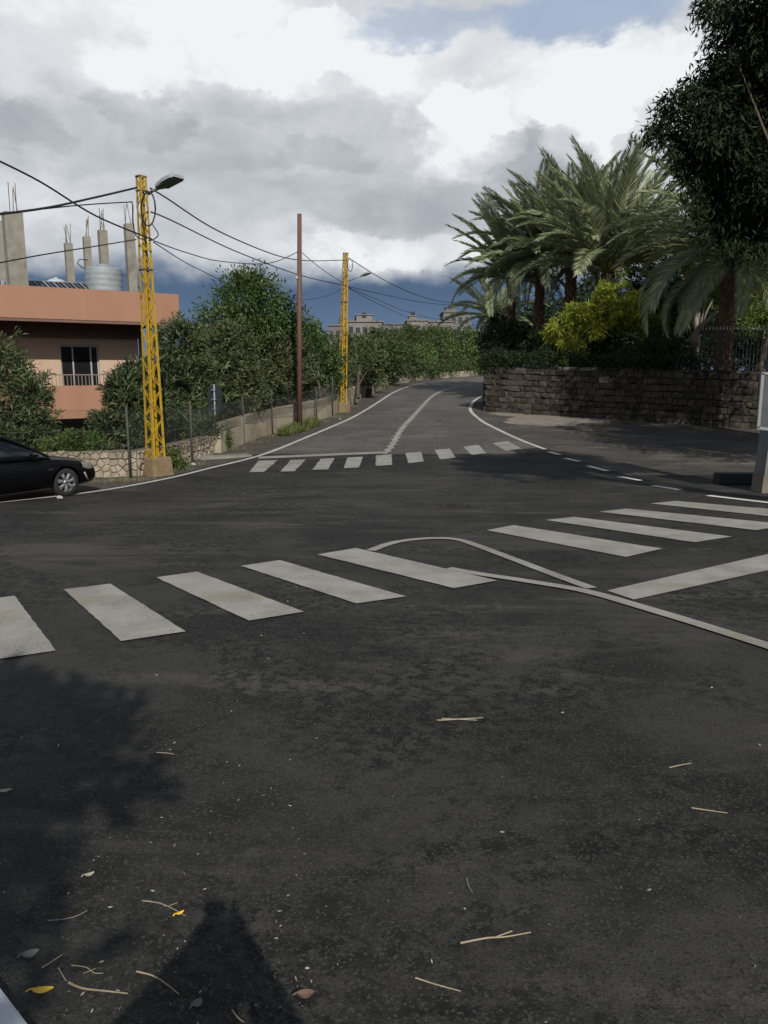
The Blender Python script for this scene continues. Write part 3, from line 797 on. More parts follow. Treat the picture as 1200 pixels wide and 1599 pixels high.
# ------------------------------------------------------------------ yellow lattice poles
def lattice(base, top, wb, wt_, rot, nseg, label, hbase):
    t = thing('lattice_pole', base, label, 'utility pole', 'yellow lattice poles along the road')
    ax = (top - base)
    mb = MB(); bb = wb * 1.0
    O = Vector((base.x, base.y, 0)); U = Vector((math.cos(rot), math.sin(rot), 0)); V = Vector((-U.y, U.x, 0))
    h = wb / 2 + .09
    vs = []
    for s_, z in ((1.12, base.z - .08), (1.0, base.z + hbase * .9), (.93, base.z + hbase)):
        for i, j in ((-1, -1), (1, -1), (1, 1), (-1, 1)):
            p = O + U * (i * h * s_) + V * (j * h * s_); vs.append((p.x, p.y, z))
    mb.add(vs, [(3, 2, 1, 0), (8, 9, 10, 11)] + [(k * 4 + i, k * 4 + (i + 1) % 4, k * 4 + 4 + (i + 1) % 4, k * 4 + 4 + i) for k in range(2) for i in range(4)])
    part('concrete_base', mb, 'concrete_base', t)

    def corner(f, i):
        s_ = (wb + (wt_ - wb) * f) / 2; di, dj = ((-1, -1), (1, -1), (1, 1), (-1, 1))[i % 4]
        return base + ax * f + U * (di * s_) + V * (dj * s_)
    f0 = hbase / ax.z - .012
    for i in range(4):
        mb = MB(); a, b = corner(f0, i), corner(1, i)
        # angle-iron leg: two thin plates
        for w_ in (U, V):
            sgn = -1 if (a - (base + ax * f0)).dot(w_) > 0 else 1
            mid = w_ * sgn * .028
            n = V if w_ is U else U
            mb.add([a, a + w_ * sgn * .056, b + w_ * sgn * .046, b, a + n * .006, a + w_ * sgn * .056 + n * .006, b + w_ * sgn * .046 + n * .006, b + n * .006],
                   [(0, 1, 2, 3), (7, 6, 5, 4), (0, 4, 5, 1), (1, 5, 6, 2), (2, 6, 7, 3), (3, 7, 4, 0)])
        part('leg', mb, 'yellow_paint', t)
    fs = [f0 + (1 - f0) * (1 - (1 - k / nseg) ** 1.0) for k in range(nseg + 1)]
    for i in range(4):
        for k in range(nseg):
            a, b = (corner(fs[k], i), corner(fs[k + 1], i + 1)) if (k + i) % 2 == 0 else (corner(fs[k], i + 1), corner(fs[k + 1], i))
            mb = MB(); d = (corner(.5, i) + corner(.5, i + 1)) / 2 - (base + ax * .5); d.normalize()
            mb.bar(a + d * .008, b + d * .008, .024, .007, d); part('brace', mb, 'yellow_rust' if fs[k] > .82 else 'yellow_paint', t)
    for f in (.999, .955, .70):
        mb = MB()
        for i in range(4): mb.bar(corner(f, i), corner(f, i + 1), .05, .02)
        part('band', mb, 'yellow_rust' if f > .9 else 'rust_steel', t)
    return t


B1 = gp(245, 741); B1.z = g(B1.y); T1 = at(220.5, 275, B1.y + .05)
lattice(B1, T1, .33, .165, R(45 + 4), 19, 'tall yellow lattice pole beside the low rubble wall, with a lamp on top', .42)
B2 = gp(534, 643); B2.z = g(B2.y); T2 = at(540, 395, B2.y)
lattice(B2, T2, .34, .17, R(45 - 14), 19, 'farther yellow lattice pole in front of the plain concrete wall', .42)


def street_lamp(base, tip, label, s=1.0):
    t = thing('street_lamp', base, label, 'street lamp', 'lamps on the yellow poles')
    base, tip = Vector(base), Vector(tip); d = (tip - base); d.normalize(); side = d.cross(Vector((0, 0, 1))).normalized(); up = side.cross(d).normalized()
    L0 = (tip - base).length; hs = L0 - .62 * s
    mb = MB(); mb.tube([base, base + d * hs * .5 + Vector((0, 0, .02)), base + d * (hs + .06)], .028 * s, 8); part('arm', mb, 'grey_metal', t, True)
    prof = [(0, .07, .05), (.08, .12, .085), (.30, .165, .11), (.52, .165, .10), (.60, .13, .06)]
    vs, fs = [], []
    for (x, w_, h_) in prof:
        for (j, k) in ((-1, 0), (1, 0), (1, .55), (.55, 1), (-.55, 1), (-1, .55)):
            vs.append(base + d * (hs + x * s) + side * (j * w_ * s) + up * (k * h_ * s))
    for i in range(len(prof) - 1):
        for j in range(6): fs.append((i * 6 + j, i * 6 + (j + 1) % 6, i * 6 + 6 + (j + 1) % 6, i * 6 + 6 + j))
    fs += [tuple(range(5, -1, -1)), tuple(24 + j for j in range(6))]
    mb = MB(); mb.add(vs, fs); h = part('lamp_head', mb, 'lamp_body', t)
    mb = MB(); a, b = base + d * (hs + .12 * s), base + d * (hs + .56 * s); w_ = .135 * s
    q = [a - side * w_, a + side * w_, b + side * w_, b - side * w_]; mb.add([p - up * .004 for p in q] + [p - up * .022 for p in q], [(0, 1, 2, 3), (7, 6, 5, 4), (0, 4, 5, 1), (1, 5, 6, 2), (2, 6, 7, 3), (3, 7, 4, 0)])
    part('lens', mb, 'lamp_glass', h); return t


street_lamp(at(232, 303, B1.y + .02), at(281, 277, B1.y - .55), 'grey street lamp head on a short arm atop the near yellow pole', 1.15)
street_lamp(at(543, 440, B2.y), at(579, 426, B2.y - .6), 'small dark street lamp on the farther yellow pole, seen edge on', .8)

# ------------------------------------------------------------------ brown post, sign post, cables
b = gp(468, 673); b.z = g(b.y); t_ = at(468, 334, b.y)
post = thing('timber_post', b, 'slender rust-brown round post standing in the grass by the wall', 'post')
mb = MB(); mb.tube([b - Vector((0, 0, .1)), b.lerp(t_, .5), t_], [.10, .092, .078], 10); part('shaft', mb, 'rust_post', post, True)
q = at(464, 434, b.y - .1); mb = MB(); mb.lathe((q.x, q.y, q.z), [(0, -.05), (.035, -.05), (.045, 0), (.04, .05), (0, .06)], 8); part('insulator', mb, 'white_plastic', post, True)
BROWN = (b, t_)
b = gp(338, 706); b.z = g(b.y); t_ = at(334.5, 600, b.y)
sg = thing('road_sign', b, 'back of a dark road sign on a thin grey post beside the rubble wall', 'road sign')
mb = MB(); mb.tube([b - Vector((0, 0, .1)), t_], .026, 8); part('post', mb, 'grey_metal', sg, True)
c = at(336, 624, b.y + .06); mb = MB(); w_, h_ = .20, .43; ch = .09
pts = [(-w_ + ch, -h_), (w_ - ch, -h_), (w_, -h_ + ch), (w_, h_ - ch), (w_ - ch, h_), (-w_ + ch, h_), (-w_, h_ - ch), (-w_, -h_ + ch)]
mb.add([(c.x + x, c.y, c.z + z) for x, z in pts] + [(c.x + x, c.y + .012, c.z + z) for x, z in pts], [tuple(range(8)), tuple(range(15, 7, -1))] + [(i, 8 + i, 8 + (i + 1) % 8, (i + 1) % 8) for i in range(8)])
part('plate', mb, 'sign_back', sg)
for z in (-.28, 0, .28):
    mb = MB(); mb.box(c.x - .07, c.x + .05, c.y - .115, c.y - .004, c.z + z - .01, c.z + z + .01); part('clamp', mb, 'grey_metal', sg)


def cable(pix, r, label, sag=None):
    """pix: list of (px, py, Y) the cable passes through"""
    pts = smooth_line([at(*p) for p in pix], 7); mb = MB(); mb.tube(pts, r * .85, 6)
    solo('cable', mb, 'cable', label, 'cable', pts[0], 'overhead cables', True)


Y1, Y2 = B1.y - .2, B2.y
cable([(-40, 233, 13.5), (60, 282, 14.7), (150, 337, 16.5), (238, 374, Y1)], .020, 'cable sloping from the top left corner down across the near yellow pole')
cable([(-40, 339, 12.5), (70, 325, 14.3), (150, 308, 16.5), (214, 293, Y1)], .026, 'thick upper cable running left from the top of the near yellow pole')
cable([(-40, 337, 12.5), (60, 327, 14.5), (130, 320, 16.5), (195, 316, Y1), (207, 318, Y1), (208, 345, Y1), (213, 368, Y1), (228, 375, Y1)], .016, 'thin cable that bends down in a loop left of the near yellow pole')
cable([(-40, 418, 13), (60, 399, 15), (140, 386, 17), (213, 374, Y1)], .015, 'lowest cable on the left crossing in front of the roof columns')
cable([(235, 294, Y1), (260, 309, 20.5), (340, 360, 24), (430, 398, 29.5), (480, 407, 32.5), (538, 406, Y2 - .25)], .022, 'upper cable sagging from the near yellow pole lamp to the far pole top')
cable([(236, 331, Y1), (270, 345, 20.5), (370, 393, 26), (470, 430, 31.5), (540, 446, Y2 - .25)], .020, 'middle cable running straight between the two yellow poles')
cable([(240, 376, Y1), (290, 394, 21), (345, 408, 23.5), (420, 411, 25.5), (466, 393, BROWN[0].y - .1)], .015, 'slack cable hung between the near yellow pole and the brown post')
cable([(240, 378, Y1), (290, 410, 22.5), (330, 430, 26), (352, 442, 28.5)], .014, 'cable dropping from the near yellow pole into the round tree')
cable([(470, 393, BROWN[0].y), (500, 418, 31), (535, 441, Y2 - .25)], .014, 'thin cable from the brown post to the far yellow pole')
cable([(440, 468, 30), (480, 468, 32), (510, 462, 35), (533, 452, Y2 - .25)], .012, 'faint low cable leaving the far yellow pole towards the trees')
cable([(545, 403, Y2), (600, 437, 42), (650, 460, 47), (700, 472, 53), (790, 478, 64)], .022, 'upper cable from the far yellow pole towards the palms')
cable([(543, 447, Y2), (600, 460, 42), (660, 472, 49), (730, 478, 58), (800, 478, 66)], .020, 'lower pair of cables from the far pole, the flatter one')
cable([(543, 448, Y2), (590, 468, 45), (640, 488, 56), (700, 500, 72), (790, 502, 90)], .018, 'steep cable from the far yellow pole down to the distant buildings')
cable([(543, 449, Y2), (590, 474, 45), (640, 497, 58), (668, 507, 70)], .016, 'steepest thin cable from the far pole, ending behind the trees')
# coiled spare cable on the near pole
pts = [at(228 + 11 * math.cos(a) + 4, 330 + 27 * math.sin(a) - 4, Y1 - .02 * k) for k, a in enumerate([i * math.pi / 7 for i in range(29)])]
mb = MB(); mb.tube(pts, .017, 6); solo('cable_coil', mb, 'cable', 'oval coil of spare black cable hanging on the near yellow pole', 'cable', pts[0], smooth=True)
pts = smooth_line([at(x, y, Y1 - .03) for x, y in ((238, 350), (246, 362), (247, 368), (240, 374), (232, 376))], 5)
mb = MB(); mb.tube(pts, .012, 6); solo('cable_loop', mb, 'cable', 'small loose cable loop under the coil on the near yellow pole', 'cable', pts[0], smooth=True)
pts = [at(547 + 4 * math.cos(a), 414 + 10 * math.sin(a), Y2 - .2 - .02 * k) for k, a in enumerate([i * math.pi / 7 for i in range(15)])]
mb = MB(); mb.tube(pts, .016, 6); solo('cable_coil', mb, 'cable', 'small cable coil at the top of the far yellow pole', 'cable', pts[0], smooth=True)

# ------------------------------------------------------------------ rubble wall and concrete wall on the left
def clip_half(poly, p, n):
    r = []
    for i in range(len(poly)):
        a, b = poly[i], poly[(i + 1) % len(poly)]; da, db = (a - p).dot(n), (b - p).dot(n)
        if da <= 0: r.append(a)
        if da * db < 0: r.append(a + (b - a) * (da / (da - db)))
    return r


def rubble(A, B, h0, h1, thick, label, seed, gap=.007, cell=.165):
    rnd = random.Random(seed); u = Vector((B.x - A.x, B.y - A.y, 0)); Ln = u.length; u.normalize(); n = Vector((u.y, -u.x, 0))   # n faces the road
    t = thing('rubble_wall', A, label, 'wall')
    zb = lambda s: g((A + u * s).y)
    ht = lambda s: h0 + (h1 - h0) * s / Ln
    mb = MB(); k = max(2, int(Ln / .5)); vs = []; fs = []
    for i in range(k + 1):
        s = Ln * i / k; p = A + u * s; z0, z1 = zb(s) - .1, zb(s) + ht(s) - .02
        for q, z in ((p, z0), (p, z1), (p - n * thick, z1), (p - n * thick, z0)): vs.append((q.x, q.y, z))
    for i in range(k):
        for j in range(4): fs.append((i * 4 + j, i * 4 + 4 + j, i * 4 + 4 + (j + 1) % 4, i * 4 + (j + 1) % 4))
    fs += [(0, 1, 2, 3), (k * 4 + 3, k * 4 + 2, k * 4 + 1, k * 4)]
    mb.add(vs, fs); part('mortar_core', mb, 'mortar', t)
    seeds = []; nx = int(Ln / cell); H = max(h0, h1) + .05; nz = max(2, round(H / (cell * .82)))
    for i in range(nx + 1):
        for j in range(nz):
            seeds.append(Vector(((i + .5 * (j % 2) + rnd.uniform(-.33, .33)) * cell, (j + .5 + rnd.uniform(-.3, .3)) * H / nz)))
    for i, s in enumerate(seeds):
        poly = [Vector(p) for p in ((s.x - .5, s.y - .5), (s.x + .5, s.y - .5), (s.x + .5, s.y + .5), (s.x - .5, s.y + .5))]
        for o_ in seeds:
            if o_ is s or (o_ - s).length > .9: continue
            d = (o_ - s); m = (o_ + s) / 2; poly = clip_half(poly, m - d.normalized() * gap, d)
            if len(poly) < 3: break
        top = ht(min(max(s.x, 0), Ln)) + rnd.uniform(-.03, .03)
        for p_, n_ in (((0, .0), (0, -1)), ((0, top), (0, 1)), ((0, 0), (-1, 0)), ((Ln, 0), (1, 0))):
            if len(poly) >= 3: poly = clip_half(poly, Vector(p_), Vector(n_))
        if len(poly) < 3: continue
        c = sum(poly, Vector((0, 0))) / len(poly)
        if max((p - c).length for p in poly) < .05: continue
        pr = rnd.uniform(.02, .06)
        W = lambda q, d: (A + u * q.x + n * d).to_tuple()[:2] + (zb(q.x) + q.y,)
        k = len(poly); vs = [W(p, -.02) for p in poly] + [W(p, pr * .6) for p in poly] + [W(c + (p - c) * .82, pr + rnd.uniform(-.01, .01)) for p in poly]
        fs = [tuple(2 * k + i for i in range(k))] + [(r_ * k + i, r_ * k + (i + 1) % k, r_ * k + k + (i + 1) % k, r_ * k + k + i) for r_ in range(2) for i in range(k)]
        mb = MB(); mb.add(vs, fs); part('stone', mb, 'rubble_stone', t)
    return t


RA, RM, RB = gp(150, 746.5), gp(215, 744), gp(334, 709.5)
for p in (RA, RM, RB): p.z = g(p.y)
dleft = (RM - RA); dleft.z = 0; dleft.normalize(); RL = RA - dleft * 5.5; RL.z = g(RL.y)
rubble(RL, RM, .66, .60, .35, 'low wall of pale irregular stones behind the parked car', 3)
rubble(RM + dleft * .02, RB, .60, .56, .35, 'stretch of pale rubble wall from the near yellow pole to the sign', 5)


def plain_wall(pts, hs, thick, m, label, name='concrete_wall'):
    t = thing(name, pts[0], label, 'wall'); out = []
    for i, p in enumerate(pts):
        d = (pts[min(i + 1, len(pts) - 1)] - pts[max(i - 1, 0)]); d.z = 0; d.normalize(); n = Vector((-d.y, d.x, 0)) * thick
        z0 = g(p.y) - .1; z1 = g(p.y) + hs[i]
        out += [(p.x, p.y, z0), (p.x, p.y, z1), (p.x + n.x * .12, p.y + n.y * .12, z1 + .02), (p.x + n.x, p.y + n.y, z1 + .02), (p.x + n.x, p.y + n.y, z0)]
    k = len(pts); fs = [(i * 5 + j, i * 5 + (j + 1) % 5, i * 5 + 5 + (j + 1) % 5, i * 5 + 5 + j) for i in range(k - 1) for j in range(5)] + [tuple(range(4, -1, -1)), tuple((k - 1) * 5 + j for j in range(5))]
    mb = MB(); mb.add(out, fs); part('wall_body', mb, m, t); return t


cw_px = [(346, 707), (360, 702), (381, 692), (426, 675), (463, 666), (495, 657), (520, 648), (549, 630), (573, 619)]
cw = gpl(cw_px)
# straighten: the wall runs between its two ends with a slight bow
cw = [Vector((p.x, p.y, g(p.y))) for p in smooth_line([cw[0], (cw[2] + cw[3]) / 2, (cw[4] + cw[5]) / 2, cw[6], cw[8]], 5)]
plain_wall(cw, [.86 - .09 * i / (len(cw) - 1) for i in range(len(cw))], .22, 'concrete_wall', 'plain beige concrete wall behind the wire fence posts')
fw = gpl([(580, 616.5), (599, 606), (618, 600), (640, 596.2), (662, 593.2), (695, 590.2), (725, 588), (757, 586)])
fw2 = [Vector((p.x, p.y, g(p.y))) for p in smooth_line(fw, 3)] + [Vector((fw[-1].x + 13, fw[-1].y + 4.5, g(fw[-1].y)))]
plain_wall(fw2, [.62 - .16 * i / (len(fw2) - 1) for i in range(len(fw2))], .22, 'concrete_wall', 'low concrete kerb wall curving away round the bend')
b = gp(577, 619.5); b.z = g(b.y); mb = MB(); mb.box(b.x - .17, b.x + .17, b.y - .17, b.y + .17, b.z - .1, b.z + .72); mb.box(b.x - .2, b.x + .2, b.y - .2, b.y + .2, b.z + .721, b.z + .80)
solo('wall_pier', mb, 'rust_post', 'short brown pier where the concrete wall drops to kerb height', 'pier', b)
# slab step by the sign
p0 = gp(350, 714); mb = MB(); U = Vector((.86, .5, 0)); V = Vector((-.5, .86, 0))
mb.obox(Vector((p0.x, p0.y, 0)), U, V, -.75, .75, -.25, .3, g(p0.y) - .1, g(p0.y) + .05)
solo('stone_step', mb, 'concrete', 'flat concrete slab on the verge at the foot of the sign post', 'slab', (p0.x, p0.y, g(p0.y)))

# wire fence: posts and chain-link mesh
fp = [(-70, 712, 1.6), (57, 738, 1.55), (204, 747, 1.62), (301, 724, 1.62), (381.5, 692, 1.5), (426, 677, 1.55), (495, 660, 1.4), (520, 649, 1.7), (552.5, 627, 1.7), (572.5, 621, 1.5)]
fpts = []
for (x, y, h) in fp:
    p = gp(x, y); fpts.append((Vector((p.x, p.y, g(p.y))), h))
fpts[1] = ((RA - dleft * 1.9) + Vector((dleft.y, -dleft.x, 0)) * .12, 1.62); fpts[0] = ((RA - dleft * 5.2) + Vector((dleft.y, -dleft.x, 0)) * .12, 1.62)
for i in (0, 1): fpts[i][0].z = g(fpts[i][0].y)
fen = thing('wire_fence', fpts[0][0], 'thin dark wire mesh fence on slim posts along the roadside walls', 'fence')
for (p, h) in fpts:
    mb = MB(); mb.tube([p - Vector((0, 0, .08)), p + Vector((0, 0, h))], .027, 7); part('post', mb, 'fence_post', fen, True)
mb = MB()
for i in range(len(fpts) - 1):
    (a, h), (b, h2) = fpts[i], fpts[i + 1]; d = b - a; Ln = Vector((d.x, d.y, 0)).length; hh = min(h, h2) - .08; lo = .62
    up = Vector((0, 0, 1)); st = .085; nrm = Vector((d.y, -d.x, 0)).normalized() * .003; vs = []
    pt = lambda s, z: a + d * (s / Ln) + up * z
    s = -(hh - lo)
    while s < Ln:
        for sg_ in (1, -1):
            s0, z0, s1, z1 = (s, lo, s + hh - lo, hh) if sg_ == 1 else (s, hh, s + hh - lo, lo)
            if s0 < 0: f = -s0 / (s1 - s0); z0 += (z1 - z0) * f; s0 = 0
            if s1 > Ln: f = (Ln - s0) / (s1 - s0); z1 = z0 + (z1 - z0) * f; s1 = Ln
            if s1 - s0 > .02:
                p0, p1 = pt(s0, z0), pt(s1, z1); w_ = Vector((0, 0, .0022))
                mb.add([p0 - w_, p0 + w_ + nrm, p0 + w_ - nrm, p1 - w_, p1 + w_ + nrm, p1 + w_ - nrm], [(0, 3, 4, 1), (1, 4, 5, 2), (2, 5, 3, 0)])
        s += st
    for z in (hh, (hh + lo) / 2, lo): mb.bar(pt(0, z), pt(Ln, z), .006)
tag(part('wire_mesh', mb, 'fence_wire', fen), kind='stuff')

# ------------------------------------------------------------------ parked black car
cw0 = gp(106, 775); a_, b_ = gp(0, 785), gp(146, 768.5); hd = Vector((b_.x - a_.x, b_.y - a_.y)); yaw = math.atan2(hd.y, hd.x)
ch = Matrix.Rotation(yaw, 3, 'Z'); CS = .81; org = Vector((cw0.x, cw0.y, 0)) - ch @ (Vector((1.42, -.86, 0)) * CS); org.z = g(cw0.y) + .0
car = thing('parked_car', org, 'black saloon car parked by the rubble wall, front half in view', 'car'); car.rotation_euler = (0, 0, yaw); car.scale = (CS,) * 3
WL[car] = Vector((0, 0, 0))


def loft(stations, sec, n_close=True):
    vs, fs = [], []; k = None
    for s in stations:
        ring = sec(*s); k = len(ring); vs += ring
    for i in range(len(stations) - 1):
        for j in range(k): fs.append((i * k + j, i * k + (j + 1) % k, i * k + k + (j + 1) % k, i * k + k + j))
    fs += [tuple(range(k - 1, -1, -1)), tuple((len(stations) - 1) * k + j for j in range(k))]
    return vs, fs


def sec_body(x, w, zb, zt, crown=.03):
    half = [(w * .0, zb), (w * .80, zb), (w * .96, zb + .06), (w * .995, zb + .22), (w, (zb + zt) * .5), (w * .985, zt - .16), (w * .93, zt - .05), (w * .80, zt), (w * .4, zt + crown * .8)]
    return [(x, y, z) for y, z in half] + [(x, 0, zt + crown)] + [(x, -y, z) for y, z in half[:0:-1]]


st_ = [(-2.42, .62, .38, .72), (-2.36, .78, .28, .88), (-2.15, .86, .22, .98), (-1.6, .90, .18, 1.00), (-.9, .915, .18, .97), (0, .92, .18, .95), (.7, .915, .18, .94), (1.0, .91, .18, .93), (1.45, .90, .18, .88), (1.9, .875, .19, .81), (2.15, .83, .21, .74), (2.32, .74, .24, .66), (2.40, .60, .30, .56), (2.425, .45, .36, .50)]
mb = MB(); mb.add(*loft(st_, sec_body))
bo = part('body', mb, 'black_paint', car, True)
sub = bo.modifiers.new('s', 'SUBSURF'); sub.levels = sub.render_levels = 2
for ax_ in (1.42, -1.45):
    mb = MB(); mb.lathe((ax_, 0, .33), [(0, -1.2), (.37, -1.2), (.37, -.60)], 28, 'Y'); mb.lathe((ax_, 0, .33), [(.37, .60), (.37, 1.2), (0, 1.2)], 28, 'Y')
    cut = MB(); n_ = 28
    for s_ in (-1, 1):
        y0, y1 = (.62, 1.2) if s_ > 0 else (-1.2, -.62)
        ring = [(ax_ + .365 * math.cos(2 * math.pi * j / n_), .33 + .365 * math.sin(2 * math.pi * j / n_)) for j in range(n_)]
        cut.add([(x, y0, z) for x, z in ring] + [(x, y1, z) for x, z in ring], [tuple(range(n_)), tuple(range(2 * n_ - 1, n_ - 1, -1))] + [(j, n_ + j, n_ + (j + 1) % n_, (j + 1) % n_) for j in range(n_)])
    me = cut.mesh('arch'); bm_ = bmesh.new(); bm_.from_mesh(me); bmesh.ops.recalc_face_normals(bm_, faces=bm_.faces); bm_.to_mesh(me); bm_.free()
    co_ = bpy.data.objects.new('arch_cutter', me); C.objects.link(co_); co_.parent = car
    md = bo.modifiers.new('b', 'BOOLEAN'); md.object = co_; md.operation = 'DIFFERENCE'; md.solver = 'EXACT'
bpy.context.view_layer.update()
dg = bpy.context.evaluated_depsgraph_get(); me2 = bpy.data.meshes.new_from_object(bo.evaluated_get(dg)); bo.modifiers.clear(); bo.data = me2
for q in [o_ for o_ in bpy.data.objects if o_.name.startswith('arch_cutter')]: bpy.data.objects.remove(q)


def sec_cab(x, w0, w1, z0, z1):
    return [(x, w0, z0), (x, w0 * .985, z0 + (z1 - z0) * .3), (x, w1 * 1.02, z1 - (z1 - z0) * .18), (x, w1 * .9, z1 - .01), (x, w1 * .4, z1 + .015), (x, -w1 * .4, z1 + .015), (x, -w1 * .9, z1 - .01), (x, -w1 * 1.02, z1 - (z1 - z0) * .18), (x, -w0 * .985, z0 + (z1 - z0) * .3), (x, -w0, z0)]


cst = [(-1.95, .74, .62, .93, 1.00), (-1.5, .80, .62, .94, 1.22), (-1.05, .83, .62, .94, 1.38), (-.5, .84, .62, .94, 1.455), (0, .84, .63, .93, 1.45), (.25, .84, .63, .93, 1.38), (.7, .82, .66, .92, 1.17), (1.12, .78, .70, .90, .945)]
mb = MB(); mb.add(*loft(cst, sec_cab)); cab = part('cabin', mb, 'car_glass', car, True)
mb = MB()
for s_ in (-1, 1):     # roof rails / pillars
    A_ = [Vector((x, s_ * w1 * .96, z1 - .01)) for x, w0, w1, z0, z1 in cst]; mb.tube(smooth_line(A_, 3), .04, 6)
    mb.tube([(-.42, s_ * .845, .94), (-.45, s_ * .65, 1.42)], .04, 6)
part('pillars', mb, 'black_paint', car, True)
mb = MB(); vs = []
for x, w1, z1 in ((-1.1, .6, 1.385), (-.5, .61, 1.475), (0, .62, 1.472), (.22, .62, 1.41)):
    vs += [(x, -w1 * .95, z1 - .01), (x, -w1 * .4, z1 + .022), (x, w1 * .4, z1 + .022), (x, w1 * .95, z1 - .01)]
mb.add(vs, [(i * 4 + j, i * 4 + j + 1, i * 4 + 5 + j, i * 4 + 4 + j) for i in range(3) for j in range(3)]); part('roof', mb, 'black_paint', car, True)
for s_ in (-1, 1):
    for ax_ in (1.42, -1.45):
        wh = link('wheel', None, None, car)
        yo = s_ * .86
        rr = [(.20, .10), (.235, .11), (.30, .105), (.325, .08), (.328, 0), (.325, -.08), (.30, -.105), (.22, -.10)]
        mb = MB(); mb.lathe((ax_, yo - s_ * .10, .328), rr, 36, 'Y'); part('tyre', mb, 'tyre', wh, True)
        mb = MB(); f = yo + s_ * .0; cx, cz = ax_, .328
        mb.lathe((cx, f - s_ * .012, cz), [(.20, -.06 * s_), (.225, 0), (.236, .008 * s_), (.238, -.01 * s_), (.228, -.03 * s_)], 36, 'Y')
        for k in range(7):     # seven broad spokes
            a = 2 * math.pi * k / 7 + .2; ca, sa = math.cos(a), math.sin(a)
            P_ = lambda r_, t_2, d_: (cx + r_ * ca - t_2 * sa, f + s_ * d_, cz + r_ * sa + t_2 * ca)
            vs = [P_(.045, -.026, -.008), P_(.045, .026, -.008), P_(.222, .048, -.006), P_(.222, -.048, -.006), P_(.045, -.026, -.045), P_(.045, .026, -.045), P_(.222, .048, -.04), P_(.222, -.048, -.04), P_(.13, 0, .012)]
            mb.add(vs, [(0, 1, 8), (1, 2, 8), (2, 3, 8), (3, 0, 8), (4, 5, 1, 0), (5, 6, 2, 1), (6, 7, 3, 2), (7, 4, 0, 3)])
        mb.lathe((cx, f, cz), [(.06, -.02 * s_), (.058, .004 * s_), (.05, .010 * s_), (0, .012 * s_)], 20, 'Y')
        part('rim', mb, 'alloy', wh)
        mb = MB(); mb.lathe((cx, f, cz), [(.026, .013 * s_), (.022, .016 * s_), (0, .016 * s_)], 14, 'Y'); part('hub_cap', mb, 'dark_metal', wh)
        mb = MB(); mb.lathe((cx, f - s_ * .09, cz), [(.21, 0), (0, 0)], 24, 'Y'); part('brake_disc', mb, 'dark_metal', wh)
def bodyw(x, z):      # half width of the body at a station
    for i in range(len(st_) - 1):
        if st_[i][0] <= x <= st_[i + 1][0]:
            f = (x - st_[i][0]) / (st_[i + 1][0] - st_[i][0]); return st_[i][1] + (st_[i + 1][1] - st_[i][1]) * f
    return .5
for s_ in (-1, 1):
    hl = MB(); n_ = 7; vs = []
    for i in range(n_):
        x = 1.86 + .42 * i / (n_ - 1); w_ = bodyw(x, 0) - .012 - .03 * (i / 6) ** 2; zc = .70 - .075 * (i / (n_ - 1)); h_ = .015 + .07 * math.sin(math.pi * min(1, .15 + i / (n_ - 1) * .85)) ** .7
        vs += [(x, s_ * (w_ + .006), zc - h_), (x, s_ * (w_ + .012), zc), (x, s_ * (w_ - .05), zc + h_)]
    fs = [(i * 3 + j, i * 3 + 3 + j, i * 3 + 4 + j, i * 3 + 1 + j) for i in range(n_ - 1) for j in range(2)]
    if s_ > 0: fs = [f[::-1] for f in fs]
    hl.add(vs, fs); part('headlight', hl, 'lens_clear', car, True)
    mb = MB(); mb.add([(.93, s_ * .925, .655), (1.09, s_ * .922, .665), (1.07, s_ * .922, .69), (.95, s_ * .925, .688), (1.0, s_ * .905, .67)], [(0, 1, 2, 3), (0, 4, 1), (1, 4, 2), (2, 4, 3), (3, 4, 0)]); part('side_indicator', mb, 'lens_orange' if s_ > 0 else 'chrome', car)
    mb = MB(); mb.tube([(-.42, s_ * .925, .80), (-.36, s_ * .945, .805), (-.24, s_ * .945, .81), (-.18, s_ * .925, .812)], .014, 6); part('door_handle', mb, 'chrome', car, True)
    mb = MB(); mb.tube([(-1.35, s_ * .925, .80), (-1.30, s_ * .945, .805), (-1.18, s_ * .945, .81), (-1.12, s_ * .925, .812)], .014, 6); part('door_handle', mb, 'chrome', car, True)
    mb = MB(); mb.add(*loft([(.50, .02, .95, 1.0), (.54, .09, .93, 1.07), (.62, .10, .93, 1.07), (.70, .05, .95, 1.04)], lambda x, w_, a, b: [(x, s_ * (.90), a), (x, s_ * (.90 + w_ * 1.6), a + .01), (x, s_ * (.90 + w_ * 1.6), b - .01), (x, s_ * .90, b)])); part('wing_mirror', mb, 'black_paint', car)
    mb = MB(); mb.tube([(1.90, s_ * .878, .52), (1.95, s_ * .872, .40), (2.0, s_ * .855, .32)], .022, 6); part('bumper_reflector', mb, 'lens_clear', car, True)
for s_ in (-1, 1):
    gr = MB(); gr.lathe((2.395, s_ * .13, .55), [(0, 0), (.10, 0)], 4, 'Y')
    mb = MB(); mb.box(2.40, 2.43, s_ * .13 - .11, s_ * .13 + .11, .50, .58); part('grille', mb, 'chrome', car)

